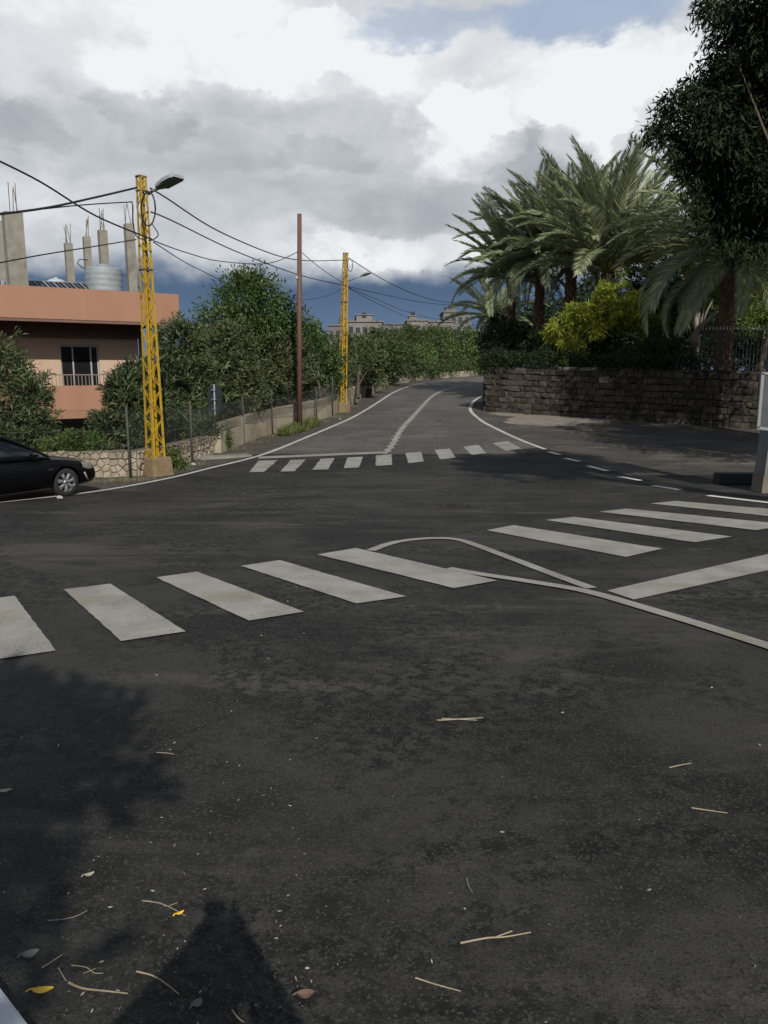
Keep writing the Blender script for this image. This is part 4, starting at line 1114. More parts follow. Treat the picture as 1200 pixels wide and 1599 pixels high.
# ------------------------------------------------------------------ trees and shrubs on the left
NB = 'shrubs behind the roadside wall on the left'
tree('round_tree', at(388, 650, 31), [lobe(388, 472, 31, 48, .95), lobe(350, 506, 30.5, 40, .9), lobe(430, 504, 31, 42, .9), lobe(395, 522, 30.5, 50, .8), lobe(468, 524, 31.5, 30, .9), lobe(398, 444, 31, 24, .7)], 'leaf_deep', 'tall rounded bright green tree standing above the shrubs behind the fence', n=800, per=22, ln=.17, wd=.065, cr=.3, seed=11, tr=.16, limbs=12)
tree('shrub', at(15, 705, 20.3), [lobe(5, 610, 20.3, 55), lobe(48, 620, 20.2, 34), lobe(-10, 560, 20.5, 38), lobe(20, 670, 20, 55, .7), lobe(62, 668, 20, 26)], 'leaf_loquat', 'olive green leafy shrub behind the black car at the left edge', 'shrub', NB, n=560, per=22, ln=.17, wd=.04, cr=.12, seed=12, tr=.07)
tree('shrub', at(200, 700, 20.6), [lobe(205, 630, 20.8, 38), lobe(175, 665, 20.4, 28), lobe(215, 585, 21, 22), lobe(222, 672, 20.6, 28), lobe(195, 600, 21, 24), lobe(240, 640, 21.5, 30)], 'leaf_loquat', 'large leafed shrub hiding the house corner beside the near yellow pole', 'shrub', NB, n=520, per=22, ln=.20, wd=.045, cr=.11, seed=13, tr=.07)
tree('shrub', at(285, 685, 24.4), [lobe(280, 540, 25, 38), lobe(300, 595, 24.6, 42), lobe(268, 625, 24, 34), lobe(300, 648, 24, 34), lobe(262, 585, 24.4, 26)], 'leaf_loquat', 'dense shrub filling the gap between the near yellow pole and the sign', 'shrub', NB, n=760, per=22, ln=.18, wd=.042, cr=.13, seed=14, tr=.08)
tree('shrub', at(352, 665, 27), [lobe(345, 555, 27, 45), lobe(365, 595, 27, 42), lobe(335, 620, 26.4, 34), lobe(388, 618, 27, 30), lobe(365, 535, 27, 30)], 'leaf_olive', 'broad grey green shrub under the round tree, behind the sign', 'shrub', NB, n=840, per=22, ln=.17, wd=.042, cr=.14, seed=15, tr=.09)
tree('shrub', at(425, 650, 30), [lobe(420, 555, 30.5, 42), lobe(440, 588, 30, 36), lobe(405, 600, 29.6, 34), lobe(455, 560, 31, 30), lobe(432, 610, 30, 22)], 'leaf_olive', 'broad shrub directly left of the rust-brown post', 'shrub', NB, n=760, per=22, ln=.17, wd=.042, cr=.15, seed=16, tr=.09)
tree('shrub', at(500, 650, 32.5), [lobe(490, 556, 35, 32), lobe(508, 580, 35, 30), lobe(478, 592, 34, 24), lobe(500, 540, 35.5, 26), lobe(520, 560, 36, 26), lobe(483, 530, 36, 24)], 'leaf_deep', 'shrub between the rust-brown post and the farther yellow pole', 'shrub', NB, n=560, per=20, ln=.17, wd=.05, cr=.16, seed=17, tr=.08)
tree('shrub', at(560, 620, 39), [lobe(552, 566, 41.5, 26), lobe(572, 558, 42, 26), lobe(556, 545, 43, 22), lobe(575, 580, 42.5, 20), lobe(542, 585, 41, 18)], 'leaf_olive', 'shrub just right of the farther yellow pole', 'shrub', NB, n=480, per=18, ln=.18, wd=.06, cr=.2, seed=18, tr=.08)
tree('low_shrub', at(115, 706, 19.3), [lobe(105, 692, 19.2, 22, .7), lobe(132, 690, 19.3, 24, .7), lobe(80, 698, 19.2, 16, .7)], 'leaf_weed', 'low yellow-green bush on top of the rubble wall below the balcony', 'shrub', None, n=170, per=16, ln=.10, wd=.035, cr=.1, seed=19, tr=.03, limbs=3)
tree('low_shrub', at(320, 690, 22.8), [lobe(300, 668, 22.6, 22), lobe(322, 665, 22.8, 18), lobe(335, 675, 23.5, 16)], 'leaf_loquat', 'small bluish bush spilling over the rubble wall beside the sign', 'shrub', None, n=160, per=16, ln=.13, wd=.035, cr=.12, seed=20, tr=.03, limbs=3)
b = gp(275, 734); tree('weed_bush', (b.x, b.y, g(b.y)), [lobe(272, 718, b.y, 13, 1.1), lobe(268, 706, b.y, 8, 1.2), lobe(280, 725, b.y, 9)], 'leaf_weed', 'green weed growing at the foot of the near yellow pole', 'weed', None, n=70, per=14, ln=.09, wd=.03, cr=.08, seed=21, tr=.012, limbs=2)
b = gp(349, 703); tree('weed_bush', (b.x, b.y, g(b.y)), [lobe(348, 688, b.y, 11, 1.2), lobe(346, 672, b.y, 7, 1.3)], 'leaf_weed', 'green weed in the corner behind the grey sign post', 'weed', None, n=70, per=14, ln=.10, wd=.03, cr=.08, seed=22, tr=.012, limbs=2)
# farther row, beyond the bend: (px, py, Y, r, leaf, label)
farrow = [((602, 560, 58, 24), (590, 540, 60, 20), 'leaf_far', 'dark shrub beside the short brown pier, first of the row past the fence'),
          ((628, 565, 66, 20), (622, 548, 68, 16), 'leaf_far', 'rounded dark bush, second of the row behind the curving kerb wall'),
          ((655, 566, 73, 18), (662, 552, 75, 15), 'leaf_far_bright', 'lighter green bush in the middle of the row behind the curving kerb wall'),
          ((685, 566, 79, 18), (678, 548, 82, 16), 'leaf_far', 'dark bush in the row behind the kerb wall, right of its lighter neighbour'),
          ((712, 566, 83, 17), (708, 550, 86, 15), 'leaf_far_bright', 'fresh green bush behind the kerb wall where the road bends away'),
          ((740, 562, 84, 20), (735, 540, 86, 18), 'leaf_far_bright', 'bright green tree beside the left end of the dark stone wall'),
          ((615, 534, 95, 18), (600, 528, 96, 13), 'leaf_far', 'far tree in front of the pale building nearest the yellow pole'),
          ((645, 530, 100, 16), (638, 520, 101, 9), 'leaf_far', 'far pointed tree between the two blocks of distant buildings'),
          ((676, 530, 100, 20), (690, 528, 100, 14), 'leaf_far_bright', 'far rounded tree below the middle of the distant buildings'),
          ((712, 532, 102, 16), (725, 530, 102, 15), 'leaf_far', 'far tree below the rightmost distant building'),
          ((756, 545, 92, 20), (770, 540, 94, 20), 'leaf_far', 'far tree glimpsed between the bend and the palms')]
for i, (a, b2, lf, lab) in enumerate(farrow):
    Y = a[2]; gx = at(a[0], 580, Y); rr = random.Random(i)
    lb = [lobe(*a), lobe(*b2), lobe(a[0] + rr.uniform(-10, 10), a[1] + 12, Y - 1, a[3] * .8)]
    tree('roadside_tree', (gx.x, gx.y, g(Y)), lb, lf, lab, 'tree', 'trees beyond the bend', n=330, per=16, ln=.30, wd=.14, cr=.55, seed=30 + i, tr=.12, limbs=4)
rng = np.random.default_rng(5)
P = []
for k in range(26): P.append(lobe(570 + k * 8, 578 + 3 * math.sin(k * 1.7), 54 + k * 1.35, 13, .8))
me, _ = crown_mesh('undergrowth', P, 1500, 12, .28, .10, .4, 77)
tag(link('undergrowth', me, 'leaf_far'), 'tangle of low green growth behind the curving kerb wall', 'undergrowth', kind='stuff')
P = [lobe(x, y, Y, r, .7) for x, y, Y, r in ((60, 700, 21.5, 40), (130, 695, 21.5, 22), (230, 690, 22, 34), (290, 680, 25.5, 30), (352, 645, 28, 30), (415, 630, 31, 28), (475, 612, 35, 24), (530, 600, 39.5, 20), (570, 590, 44, 14), (590, 596, 48, 16), (320, 560, 28, 50), (450, 570, 31.5, 40), (520, 570, 37, 36))]
me, _ = crown_mesh('hedge_understorey', P, 1200, 14, .18, .05, .3, 78, shell=.2)
tag(link('hedge_understorey', me, 'leaf_loquat'), 'dense shaded foliage low down behind the roadside walls', 'undergrowth', kind='stuff')


def grass(name, spots, n, hgt, label, seed, m='grass_blade'):
    rng = np.random.default_rng(seed); pos = []
    for (x, y, r) in spots:
        k = n // len(spots); a = rng.random(k) * 6.283; q = np.sqrt(rng.random(k)) * r
        xs = x + np.cos(a) * q; ys = y + np.sin(a) * q; pos.append(np.stack([xs, ys, np.array([g(v) for v in ys]) - .01], 1))
    pos = np.concatenate(pos); ax = rng.normal(size=pos.shape) * .45; ax[:, 2] = 1; ax /= np.linalg.norm(ax, axis=1)[:, None]
    l_ = hgt * rng.uniform(.4, 1.3, len(pos)); me = leaves(name, pos, ax, l_, l_ * .07, rng, 0)
    return tag(link(name, me, m), label, 'grass', kind='stuff')


s = [(gp(x, y).x, gp(x, y).y, r) for x, y, r in ((468, 673, .28), (478, 668, .32), (488, 664, .3), (458, 676, .25), (446, 680, .2))]
grass('grass', s, 1500, .34, 'tuft of green grass round the foot of the rust-brown post', 3)
s = []
for (x, y) in ((370, 700), (395, 690), (420, 680), (440, 676), (505, 657), (525, 650), (550, 634), (575, 622), (600, 607), (280, 733), (310, 724), (225, 748), (190, 750), (160, 752)):
    p = gp(x, y + 2); s.append((p.x, p.y, .3))
grass('dry_grass', s, 1500, .12, 'sparse dry grass along the foot of the roadside walls', 4, 'leaf_palm_dry')

# ------------------------------------------------------------------ distant buildings
def far_building(px0, px1, ptop, Y, floors, nwin, m, label, depth=12, tower=None, yaw=0.0, balc=()):
    a, b = at(px0, ptop, Y), at(px1, ptop, Y); zt = a.z; z0 = g(Y) - .5; U = Vector((b.x - a.x, 0, 0)); W_ = U.length
    U = Matrix.Rotation(yaw, 3, 'Z') @ Vector((1, 0, 0)); V = Vector((-U.y, U.x, 0)); O = Vector((a.x, a.y, 0))
    t = thing('apartment_building', (a.x, a.y, z0), label, 'building', 'distant flat-roofed buildings')
    mb = MB(); mb.obox(O, U, V, 0, W_, 0, depth, z0, zt); wl = part('wall', mb, m, t)
    mb = MB(); mb.obox(O, U, V, -.25, W_ + .25, -.25, depth + .2, zt + .01, zt + .28); part('roof_slab', mb, m, t)
    fh = 3.1; rnd = random.Random(int(px0))
    for f in range(floors):
        zc = zt - 1.75 - f * fh
        if zc < z0 + 1: break
        for k in range(nwin):
            u = W_ * (k + .5) / nwin; w_ = min(.62, W_ / nwin * .28) * rnd.uniform(.8, 1.2); h_ = .75 * rnd.uniform(.85, 1.15)
            mb = MB(); mb.obox(O, U, V, u - w_, u + w_, -.03, .25, zc - h_, zc + h_); wn = part('window', mb, 'far_window', t)
            mb = MB(); mb.obox(O, U, V, u - w_ - .12, u + w_ + .12, -.14, -.032, zc - h_ - .16, zc - h_ - .02); part('sill', mb, m, wn)
        if f in balc:
            mb = MB(); mb.obox(O, U, V, W_ * .05, W_ * .5, -1.3, -.002, zc - 1.45, zc - 1.25); mb.obox(O, U, V, W_ * .05, W_ * .5, -1.3, -1.15, zc - 1.249, zc - .5); part('balcony', mb, m, t)
    if tower:
        u0, u1, h = tower; mb = MB(); mb.obox(O, U, V, W_ * u0, W_ * u1, 1.2, 4.8, zt + .285, zt + h); tw = part('stair_tower', mb, m, t)
        mb = MB(); mb.obox(O, U, V, W_ * u0 - .2, W_ * u1 + .2, 1.0, 5.0, zt + h + .003, zt + h + .18); part('roof_slab', mb, m, tw)
        uc = W_ * (u0 + u1) / 2; mb = MB(); mb.obox(O, U, V, uc - .5, uc + .4, 1.15, 1.4, zt + .9, zt + 2.0); part('window', mb, 'far_window', tw)
    return t


far_building(543, 597, 503, 165, 3, 5, 'far_wall', 'pale distant building with a stair tower just right of the far yellow pole', tower=(.25, .72, 1.5), balc=(0,))
far_building(513, 543, 509, 172, 3, 3, 'far_wall_grey', 'small grey distant building partly behind the far yellow pole', tower=(.5, .85, .8))
far_building(588, 650, 507, 182, 3, 6, 'far_wall_grey', 'low grey distant building in the middle of the skyline', balc=(0, 1))
far_building(636, 668, 501, 168, 3, 3, 'far_wall', 'narrow pale distant building with a dark roof tank', tower=(.1, .5, 1.0))
far_building(664, 708, 503, 170, 3, 4, 'far_wall', 'distant building with white balcony bands below the tallest block', balc=(0, 1))
far_building(693, 735, 488, 195, 4, 4, 'far_wall_grey', 'tallest distant building with dark windows, left of the palms', tower=(.1, .45, 1.3))
far_building(722, 765, 517, 150, 2, 4, 'far_white', 'long white distant building low down beside the palms', depth=8)
for (px, py, Y, lab) in ((560, 492.5, 168, 'dark roof tank on the pale building beside the far yellow pole'), (642, 497, 170, 'dark roof tank on the narrow pale distant building')):
    c = at(px, py + 4, Y + 3); mb = MB(); mb.lathe((c.x, c.y, c.z), [(0, -1.0), (.8, -1.0), (.82, .3), (.6, .6), (0, .65)], 14); solo('roof_tank', mb, 'dark_metal', lab, 'water tank', (c.x, c.y, c.z - 1.0), smooth=True)

# ------------------------------------------------------------------ retaining wall on the right
wn = Vector((wdir.y, -wdir.x, 0))                              # faces the camera
if wn.y > 0: wn = -wn
WL_ = (WB - WA).length + 6.0
S865 = 2.6
for s_i in range(400):
    p = WA + wdir * (s_i * .03)
    if 600 + F * p.x / p.y > 868: S865 = s_i * .03; break
wtop = lambda s: 1.80 - (1.80 - 1.55) * s / (WL_ - 6.0)
wall = thing('stone_wall', (WA.x, WA.y, g(WA.y)), 'dark block-built retaining wall under the palms and hedge', 'wall')


def unit_block(seed):
    rnd = random.Random(seed); j = lambda a: rnd.uniform(-a, a)
    fr = [(-.5, -.5), (.5, -.5), (.5, .5), (-.5, .5)]
    vs = [(x, .5, z) for x, z in fr] + [(x + j(.03), -.32 + j(.05), z + j(.04)) for x, z in fr] + [(x * .90 + j(.05), -.46 + j(.10), z * .88 + j(.06)) for x, z in fr] + [(j(.15), -.52 + j(.10), j(.12))]
    fs = [(3, 2, 1, 0)] + [(i, (i + 1) % 4, 4 + (i + 1) % 4, 4 + i) for i in range(4)] + [(4 + i, 4 + (i + 1) % 4, 8 + (i + 1) % 4, 8 + i) for i in range(4)] + [(8 + i, 8 + (i + 1) % 4, 12) for i in range(4)]
    mb = MB(); mb.add(vs, fs); return mb.mesh('block')


UB = [unit_block(k) for k in range(14)]
for m_ in UB: m_.materials.append(MATS['dark_stone'])
UP = [unit_block(50 + k) for k in range(4)]
for m_ in UP: m_.materials.append(MATS['pale_stone'])


def block_run(A, u, n, L0, L1, topf, rnd, ncourse):
    ang = math.atan2(u.y, u.x)
    for k in range(ncourse):
        s = L0 - rnd.uniform(0, .3)
        while s < L1:
            w_ = rnd.choice((.18, .23, .28, .33, .40, .48)) * rnd.uniform(.9, 1.1); a, b = max(s, L0), min(s + w_, L1)
            if b - a > .1:
                m_ = (a + b) / 2; p = A + u * m_; z0 = g(p.y) - .03; z1 = topf(m_); h_ = (z1 - z0) / ncourse
                pale = abs(m_ - (S865 + 2.0)) < .2 and k == ncourse - 2
                o_ = link('block', rnd.choice(UP if pale else UB), None, wall); d_ = .26 + rnd.uniform(-.03, .05)
                o_.location = Vector((p.x, p.y, z0 + h_ * (k + .5))) + n * .0 - WL[wall]; o_.rotation_euler = (0, rnd.uniform(-.03, .03), ang + rnd.uniform(-.03, .03)); o_.scale = (b - a - .006, d_, (h_ - .006) * rnd.uniform(.90, 1.12)); o_.location.z += rnd.uniform(-.02, .02)
            s += w_


rnd = random.Random(9)
block_run(WA, wdir, wn, 0, WL_, wtop, rnd, 8)
wing = Vector((.36, .93, 0)).normalized()
wn2 = Vector((-wing.y, wing.x, 0))
block_run(WA + Vector((0, .02, 0)), -wing, wn2, -6.0, -.12, lambda s: 1.85, rnd, 7) if False else None
# side wing: blocks face the road
ang = math.atan2(-wing.y, -wing.x)
for k in range(7):
    s = .14
    while s < 7:
        w_ = rnd.choice((.38, .5, .62)); p = WA + wing * (s + w_ / 2); z0 = g(p.y) - .03; z1 = 1.82; h_ = (z1 - z0) / 7
        o_ = link('block', rnd.choice(UB), None, wall); o_.location = Vector((p.x, p.y, z0 + h_ * (k + .5))) - WL[wall]; o_.rotation_euler = (0, 0, ang); o_.scale = (w_ - .016, .28, h_ - .016); s += w_
mb = MB(); U, V = wdir, -wn; O = Vector((WA.x, WA.y, 0))
k_ = 16; vs = []; fs = []
for i in range(k_ + 1):
    s = .02 + (WL_ - .04) * i / k_; p = O + U * s
    for v_, z in ((.055, g(p.y) - .15), (.055, wtop(s) - .02), (.36, wtop(s) - .02), (.36, g(p.y) - .15)):
        q = p + V * v_; vs.append((q.x, q.y, z))
for i in range(k_):
    for j in range(4): fs.append((i * 4 + j, i * 4 + 4 + j, i * 4 + 4 + (j + 1) % 4, i * 4 + (j + 1) % 4))
fs += [(0, 1, 2, 3), (k_ * 4 + 3, k_ * 4 + 2, k_ * 4 + 1, k_ * 4)]
mb.add(vs, fs); part('mortar_core', mb, 'dark_mortar', wall)
mb = MB(); mb.obox(O + wing * .3 , wing, Vector((wing.y, -wing.x, 0)), 0, 6.7, .06, .36, g(WA.y) - .3, 1.78); part('mortar_core', mb, 'dark_mortar', wall)
s = S865
while s < WL_ - .3:                                            # coping stones
    w_ = rnd.uniform(.55, .95); m_ = s + w_ / 2; p = WA + wdir * m_; o_ = link('coping_stone', rnd.choice(UP if s < S865 + 1.0 else UB), None, wall)
    o_.location = Vector((p.x, p.y, wtop(m_) + .05)) - wn * .10 - WL[wall]; o_.rotation_euler = (0, 0, math.atan2(wdir.y, wdir.x)); o_.scale = (w_ - .015, .42, .13); s += w_
# raised garden behind it
TZ = 1.45
mb = MB(); q = [WA + wdir * .2 - wn * .3, WA + wdir * (WL_ + 25) - wn * .3, WA + wdir * (WL_ + 25) - wn * 34, WA + wing * 8 + wdir * .6, WA + wing * 28 + wdir * 14]
mb.add([(p.x, p.y, TZ) for p in (q[0], q[1], q[2], q[4], q[3])], [(0, 1, 2, 3, 4)])
o = link('garden_terrace', mb.mesh('garden_terrace'), 'soil'); tag(o, kind='structure')

# picket fence on the wall
s0 = next(s * .05 for s in range(600) if 600 + F * (WA + wdir * s * .05).x / (WA + wdir * s * .05).y > 1082)
pf = thing('picket_fence', WA + wdir * s0 + Vector((0, 0, 1.6)), 'dark metal picket fence with pale tips on top of the stone wall', 'fence')
s = s0; zt = None
while s < s0 + 6.6:
    p = WA + wdir * s - wn * .15; z0, z1 = wtop(s) + .10, wtop(s) + 1.62
    mb = MB(); mb.box(p.x - .016, p.x + .016, p.y - .016, p.y + .016, z0, z1); pk = part('picket', mb, 'picket', pf)
    mb = MB(); mb.add([(p.x - .024, p.y - .024, z1), (p.x + .024, p.y - .024, z1), (p.x + .024, p.y + .024, z1), (p.x - .024, p.y + .024, z1), (p.x, p.y, z1 + .17)], [(3, 2, 1, 0), (0, 1, 4), (1, 2, 4), (2, 3, 4), (3, 0, 4)]); part('tip', mb, 'picket_tip', pk)
    s += .125
for dz in (.28, 1.38):
    a, b = WA + wdir * s0 - wn * .15, WA + wdir * (s0 + 6.6) - wn * .15; mb = MB(); mb.bar((a.x, a.y, wtop(s0) + dz), (b.x, b.y, wtop(s0 + 6.6) + dz), .03, .045); part('rail', mb, 'picket', pf)

# ------------------------------------------------------------------ palms
def frond_mesh(L0, arch, seed, nl=110, lw=.0145, ll=.62, vee=.42):
    """one feather frond along +x (root at the origin), curving down by arch"""
    rng = np.random.default_rng(seed); t = np.linspace(0, 1, 16); ang = arch * t ** 1.5
    dx = np.cos(ang); dz = -np.sin(ang); x = np.concatenate([[0], np.cumsum((dx[1:] + dx[:-1]) / 2)]) * L0 / 15; z = np.concatenate([[0], np.cumsum((dz[1:] + dz[:-1]) / 2)]) * L0 / 15
    P = np.stack([x, 0.06 * np.sin(t * 3 + seed), z], 1)
    P[:, 1] -= P[0, 1]
    ts = .12 + .88 * (np.arange(nl) + .5) / nl; V = []; T = []
    for sgn in (-1, 1):
        for k, tt in enumerate(ts):
            i = min(int(tt * 15), 14); f = tt * 15 - i; p = P[i] * (1 - f) + P[i + 1] * f; d = P[i + 1] - P[i]; d /= np.linalg.norm(d)
            up = np.array([-d[2], 0, d[0]]); side = np.array([0, sgn, 0])
            ln = ll * (math.sin(math.pi * min(1, .16 + tt * .80)) ** .55) * rng.uniform(.82, 1.12); sw = .75 + .55 * tt
            a = d * (sw + rng.normal() * .07) + side * (1 - .35 * tt) + up * (vee * (1 - .7 * tt) + rng.normal() * .12); a /= np.linalg.norm(a)
            w_ = np.cross(a, up + rng.normal(size=3) * .3); w_ /= np.linalg.norm(w_) + 1e-9
            m = p + a * ln * .5; tip = p + a * ln; tip[2] -= ln * .13; b = len(V)
            V += [p, m + w_ * lw, tip, m - w_ * lw]; T += [(b, b + 1, b + 2), (b, b + 2, b + 3)]
    V = list(V); b0 = len(V)
    for i in range(16):
        r = .030 * (1 - .85 * t[i]); up = np.array([0, 0, 1.0])
        V += [P[i] + np.array([0, r, 0]), P[i] + np.array([0, 0, r]), P[i] - np.array([0, r, 0]), P[i] - np.array([0, 0, r])]
    Q = []
    for i in range(15):
        for j in range(4):
            a, b = b0 + i * 4 + j, b0 + i * 4 + (j + 1) % 4; Q += [(a, b, b + 4), (a, b + 4, a + 4)]
    me = npmesh('frond', np.array(V), np.array(T + Q)); me.materials.append(MATS['leaf_palm']); me.materials.append(MATS['rachis'])
    mi = np.zeros(len(T) + len(Q), np.int32); mi[len(T):] = 1; me.polygons.foreach_set('material_index', mi); me.update(); return me


FR = {k: [frond_mesh(1.0 * L0, arch, 10 * k + j, ll=ll) for j in range(3)] for k, (L0, arch, ll) in enumerate(((4.8, .62, .70), (4.6, 1.15, .72), (4.2, 1.75, .68), (4.8, .5, .70)))}
bootm = unit_block(77); bootm.materials.append(MATS['palm_boot'])


def palm(cpx, cpy, Y, base_z, label, seed, n=34, s=1.0, tr=.26, lo=-.35, hi=1.35, lean=(0, 0), boots=True):
    rnd = random.Random(seed); c = at(cpx, cpy, Y); base = Vector((c.x + lean[0], c.y + lean[1], base_z))
    t = thing('date_palm', base, label, 'palm tree', 'date palms behind the stone wall'); H = c.z - base_z
    mb = MB(); prof = []; k_ = 18
    pts = [base.lerp(c, i / k_) + Vector((0, 0, -.1 if i == 0 else 0)) for i in range(k_ + 1)]
    mb.tube(pts, [tr * (1.1 - .2 * i / k_) * (1 + .07 * (i % 2)) + (.10 if i > k_ - 3 else 0) for i in range(k_ + 1)], 12); part('trunk', mb, 'palm_trunk', t, True)
    if boots:                                                   # stubs of cut fronds round the trunk
        nb = int(H / .16) * 5
        for i in range(min(nb, 170)):
            f = i / nb; a = i * 2.399; p = base.lerp(c, f) - base; r = tr * (1.1 - .2 * f)
            o_ = link('frond_stub', bootm, None, t); o_.location = p + Vector((math.cos(a) * r, math.sin(a) * r, 0)); o_.rotation_euler = (0, -.5, a); o_.rotation_mode = 'XYZ'; o_.scale = (.10, .13, .20)
            o_.rotation_euler = (rnd.uniform(-.1, .1), .45, a)
    for i in range(n):
        f = (i + .5) / n; el = lo + (hi - lo) * (1 - f) ** .68 + rnd.uniform(-.1, .1); a = i * 2.39996 + rnd.uniform(-.25, .25)
        kind = 0 if el > 1.05 else (3 if el > .75 and rnd.random() < .4 else (1 if el > .3 else 2))
        o_ = link('frond', rnd.choice(FR[kind]), None, t); o_.location = c - base + Vector((math.cos(a), math.sin(a), 0)) * .12 + Vector((0, 0, .12 * math.sin(el)))
        sc_ = s * rnd.uniform(.85, 1.1); o_.scale = (sc_,) * 3
        o_.rotation_mode = 'QUATERNION'
        q = Matrix.Rotation(a, 4, 'Z') @ Matrix.Rotation(-el, 4, 'Y') @ Matrix.Rotation(rnd.uniform(-.5, .5), 4, 'X'); o_.rotation_quaternion = q.to_quaternion()
    return t


palm(950, 428, 38, TZ, 'largest date palm, rising straight above the yellow-green tree', 1, 64, 1.22, .27, .18, 1.53)
palm(893, 408, 41, TZ, 'date palm with a dark trunk directly left of the largest palm', 2, 60, 1.05, .25, 0.0, 1.5)
palm(845, 415, 43, TZ, 'date palm third from the right end of the roadside palm row', 3, 58, 1.02, .23, -.02, 1.5)
palm(800, 438, 45, TZ, 'date palm with a thin dark trunk near the left end of the row', 4, 56, .94, .2, -.1, 1.45)
palm(775, 500, 54, g(54), 'low small palm with arching fronds at the left end of the row', 5, 30, .85, .2, -.1, 1.2, boots=False)
palm(1142, 400, 31, TZ, 'date palm with a reddish rough trunk behind the picket fence', 6, 44, 1.1, .24, -.45, 1.1)

# ------------------------------------------------------------------ plants on the right
def rz(px, Y): return at(px, 580, Y)


b = rz(935, 35.2)
yt = thing('feathery_tree', (b.x, b.y, TZ), 'young tree with bright yellow-green feathery leaves in front of the palms', 'tree')
lob = [lobe(905, 500, 34.6, 30, .75), lobe(935, 478, 34.8, 26, .8), lobe(975, 480, 34.6, 32, .7), lobe(1000, 470, 34.8, 20, .7), lobe(893, 530, 34.4, 20, .8), lobe(960, 440, 35.2, 20, .9), lobe(925, 515, 34.3, 22, .7), lobe(985, 500, 34.5, 22, .6), lobe(955, 500, 34.8, 28, .6), lobe(1012, 490, 34.6, 16, .7), lobe(880, 505, 34.5, 16, .8), lobe(900, 545, 34.2, 14, .8), lobe(945, 455, 34.8, 18, .8), lobe(890, 560, 33.9, 13, .8), lobe(1020, 520, 34.2, 15, .7), lobe(865, 520, 35, 14, .8)]
me, P_ = crown_mesh('crown', lob, 330, 40, .27, .045, .15, 61, droop=.75, shell=.5, spread=.75, off=(b.x, b.y, TZ)); link('crown', me, 'leaf_yellowgreen', yt)
lob2 = [lobe(945, 573, 33.3, 11, 1.1), lobe(1000, 545, 33.4, 14, .7), lobe(962, 552, 33.6, 10), lobe(1045, 540, 32.8, 14, .7), lobe(915, 560, 33.4, 10), lobe(985, 570, 33.0, 9), lobe(1030, 505, 34, 18, .7)]
me, _ = crown_mesh('hanging_spray', lob2, 110, 26, .22, .035, .14, 62, droop=.8, off=(b.x, b.y, TZ)); link('hanging_spray', me, 'leaf_fresh', yt)
mb = MB(); mb.tube([(b.x, b.y, TZ - .1), (b.x + .1, b.y, TZ + 1.0), (b.x + .35, b.y, TZ + 2.2), (b.x + .5, b.y, TZ + 3.4)], [.10, .085, .06, .03], 7); part('trunk', mb, 'bark_pale', yt, True)
for q in (0, 2, 4, 5, 7):
    mb = MB(); c = Vector(lob[q][0]); mb.tube([(b.x + .12, b.y, TZ + 1.1 + .2 * q / 7), Vector((b.x, b.y, TZ + 1.8)).lerp(c, .5), c], [.05, .035, .012], 6); part('limb', mb, 'bark_pale', yt, True)
p0, p1, p2 = at(1030, 505, 34), at(1000, 528, 34), at(972, 518, 34); mb = MB(); mb.tube([(b.x + 1.8, b.y - .8, TZ), p1, p2], [.05, .04, .02], 6); part('limb', mb, 'bark_pale', yt, True)


def hedge(name, lobes, leaf, label, n, per, ln, wd, cr, seed):
    base = Vector(lobes[0][0]); base.z = TZ; t = thing(name, base, label, 'hedge')
    me, P = crown_mesh('foliage', lobes, n, per, ln, wd, cr, seed, off=base, shell=.6); link('foliage', me, leaf, t)
    mb = MB(); rnd = random.Random(seed)
    for k in range(10):
        p = Vector(P[rnd.randrange(len(P))]); mb.tube([(p.x, p.y + .1, TZ - .05), (p.x * .99 + .02, p.y + .05, (TZ + p.z) / 2), p], [.03, .022, .01], 5)
    part('stems', mb, 'bark', t); return t


hl_ = []
for k in range(24):
    s = .1 + k * .40; p = WA + wdir * s - wn * .25; hl_.append(((p.x, p.y, (2.05 if k < 12 else 1.86) + .10 * math.sin(k * 2.1)), (.45, .45, .42 + .08 * math.sin(k * 1.3))))
for k in range(4): p = WA + wing * (k * .8) + wdir * .35; hl_.append(((p.x, p.y, 2.1), (.45, .5, .45)))
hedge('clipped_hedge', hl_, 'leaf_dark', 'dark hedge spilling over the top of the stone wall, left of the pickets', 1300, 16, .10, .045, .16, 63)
SG = 'dark shrubs above the stone wall'
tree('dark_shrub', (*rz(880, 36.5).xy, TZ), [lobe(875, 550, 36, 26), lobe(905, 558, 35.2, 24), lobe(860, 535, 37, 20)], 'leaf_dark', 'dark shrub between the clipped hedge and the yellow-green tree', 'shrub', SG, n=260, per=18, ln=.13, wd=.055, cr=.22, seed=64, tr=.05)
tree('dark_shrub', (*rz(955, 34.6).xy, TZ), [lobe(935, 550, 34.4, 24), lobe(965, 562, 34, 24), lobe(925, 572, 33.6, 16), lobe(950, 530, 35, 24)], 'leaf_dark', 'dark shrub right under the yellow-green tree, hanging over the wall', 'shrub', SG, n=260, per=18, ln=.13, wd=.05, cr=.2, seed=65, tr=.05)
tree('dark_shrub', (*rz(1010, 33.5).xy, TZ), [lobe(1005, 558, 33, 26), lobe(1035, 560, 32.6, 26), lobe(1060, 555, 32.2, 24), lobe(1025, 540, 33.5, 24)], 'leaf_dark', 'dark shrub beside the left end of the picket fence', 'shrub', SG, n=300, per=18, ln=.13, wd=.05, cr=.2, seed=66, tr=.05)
tree('dark_shrub', (*rz(812, 42).xy, TZ), [lobe(800, 530, 42, 24), lobe(830, 535, 41, 22), lobe(775, 530, 43, 18)], 'leaf_dark', 'dark leafy shrub below the left palms, behind the clipped hedge', 'shrub', SG, n=300, per=18, ln=.2, wd=.07, cr=.25, seed=67, tr=.06)
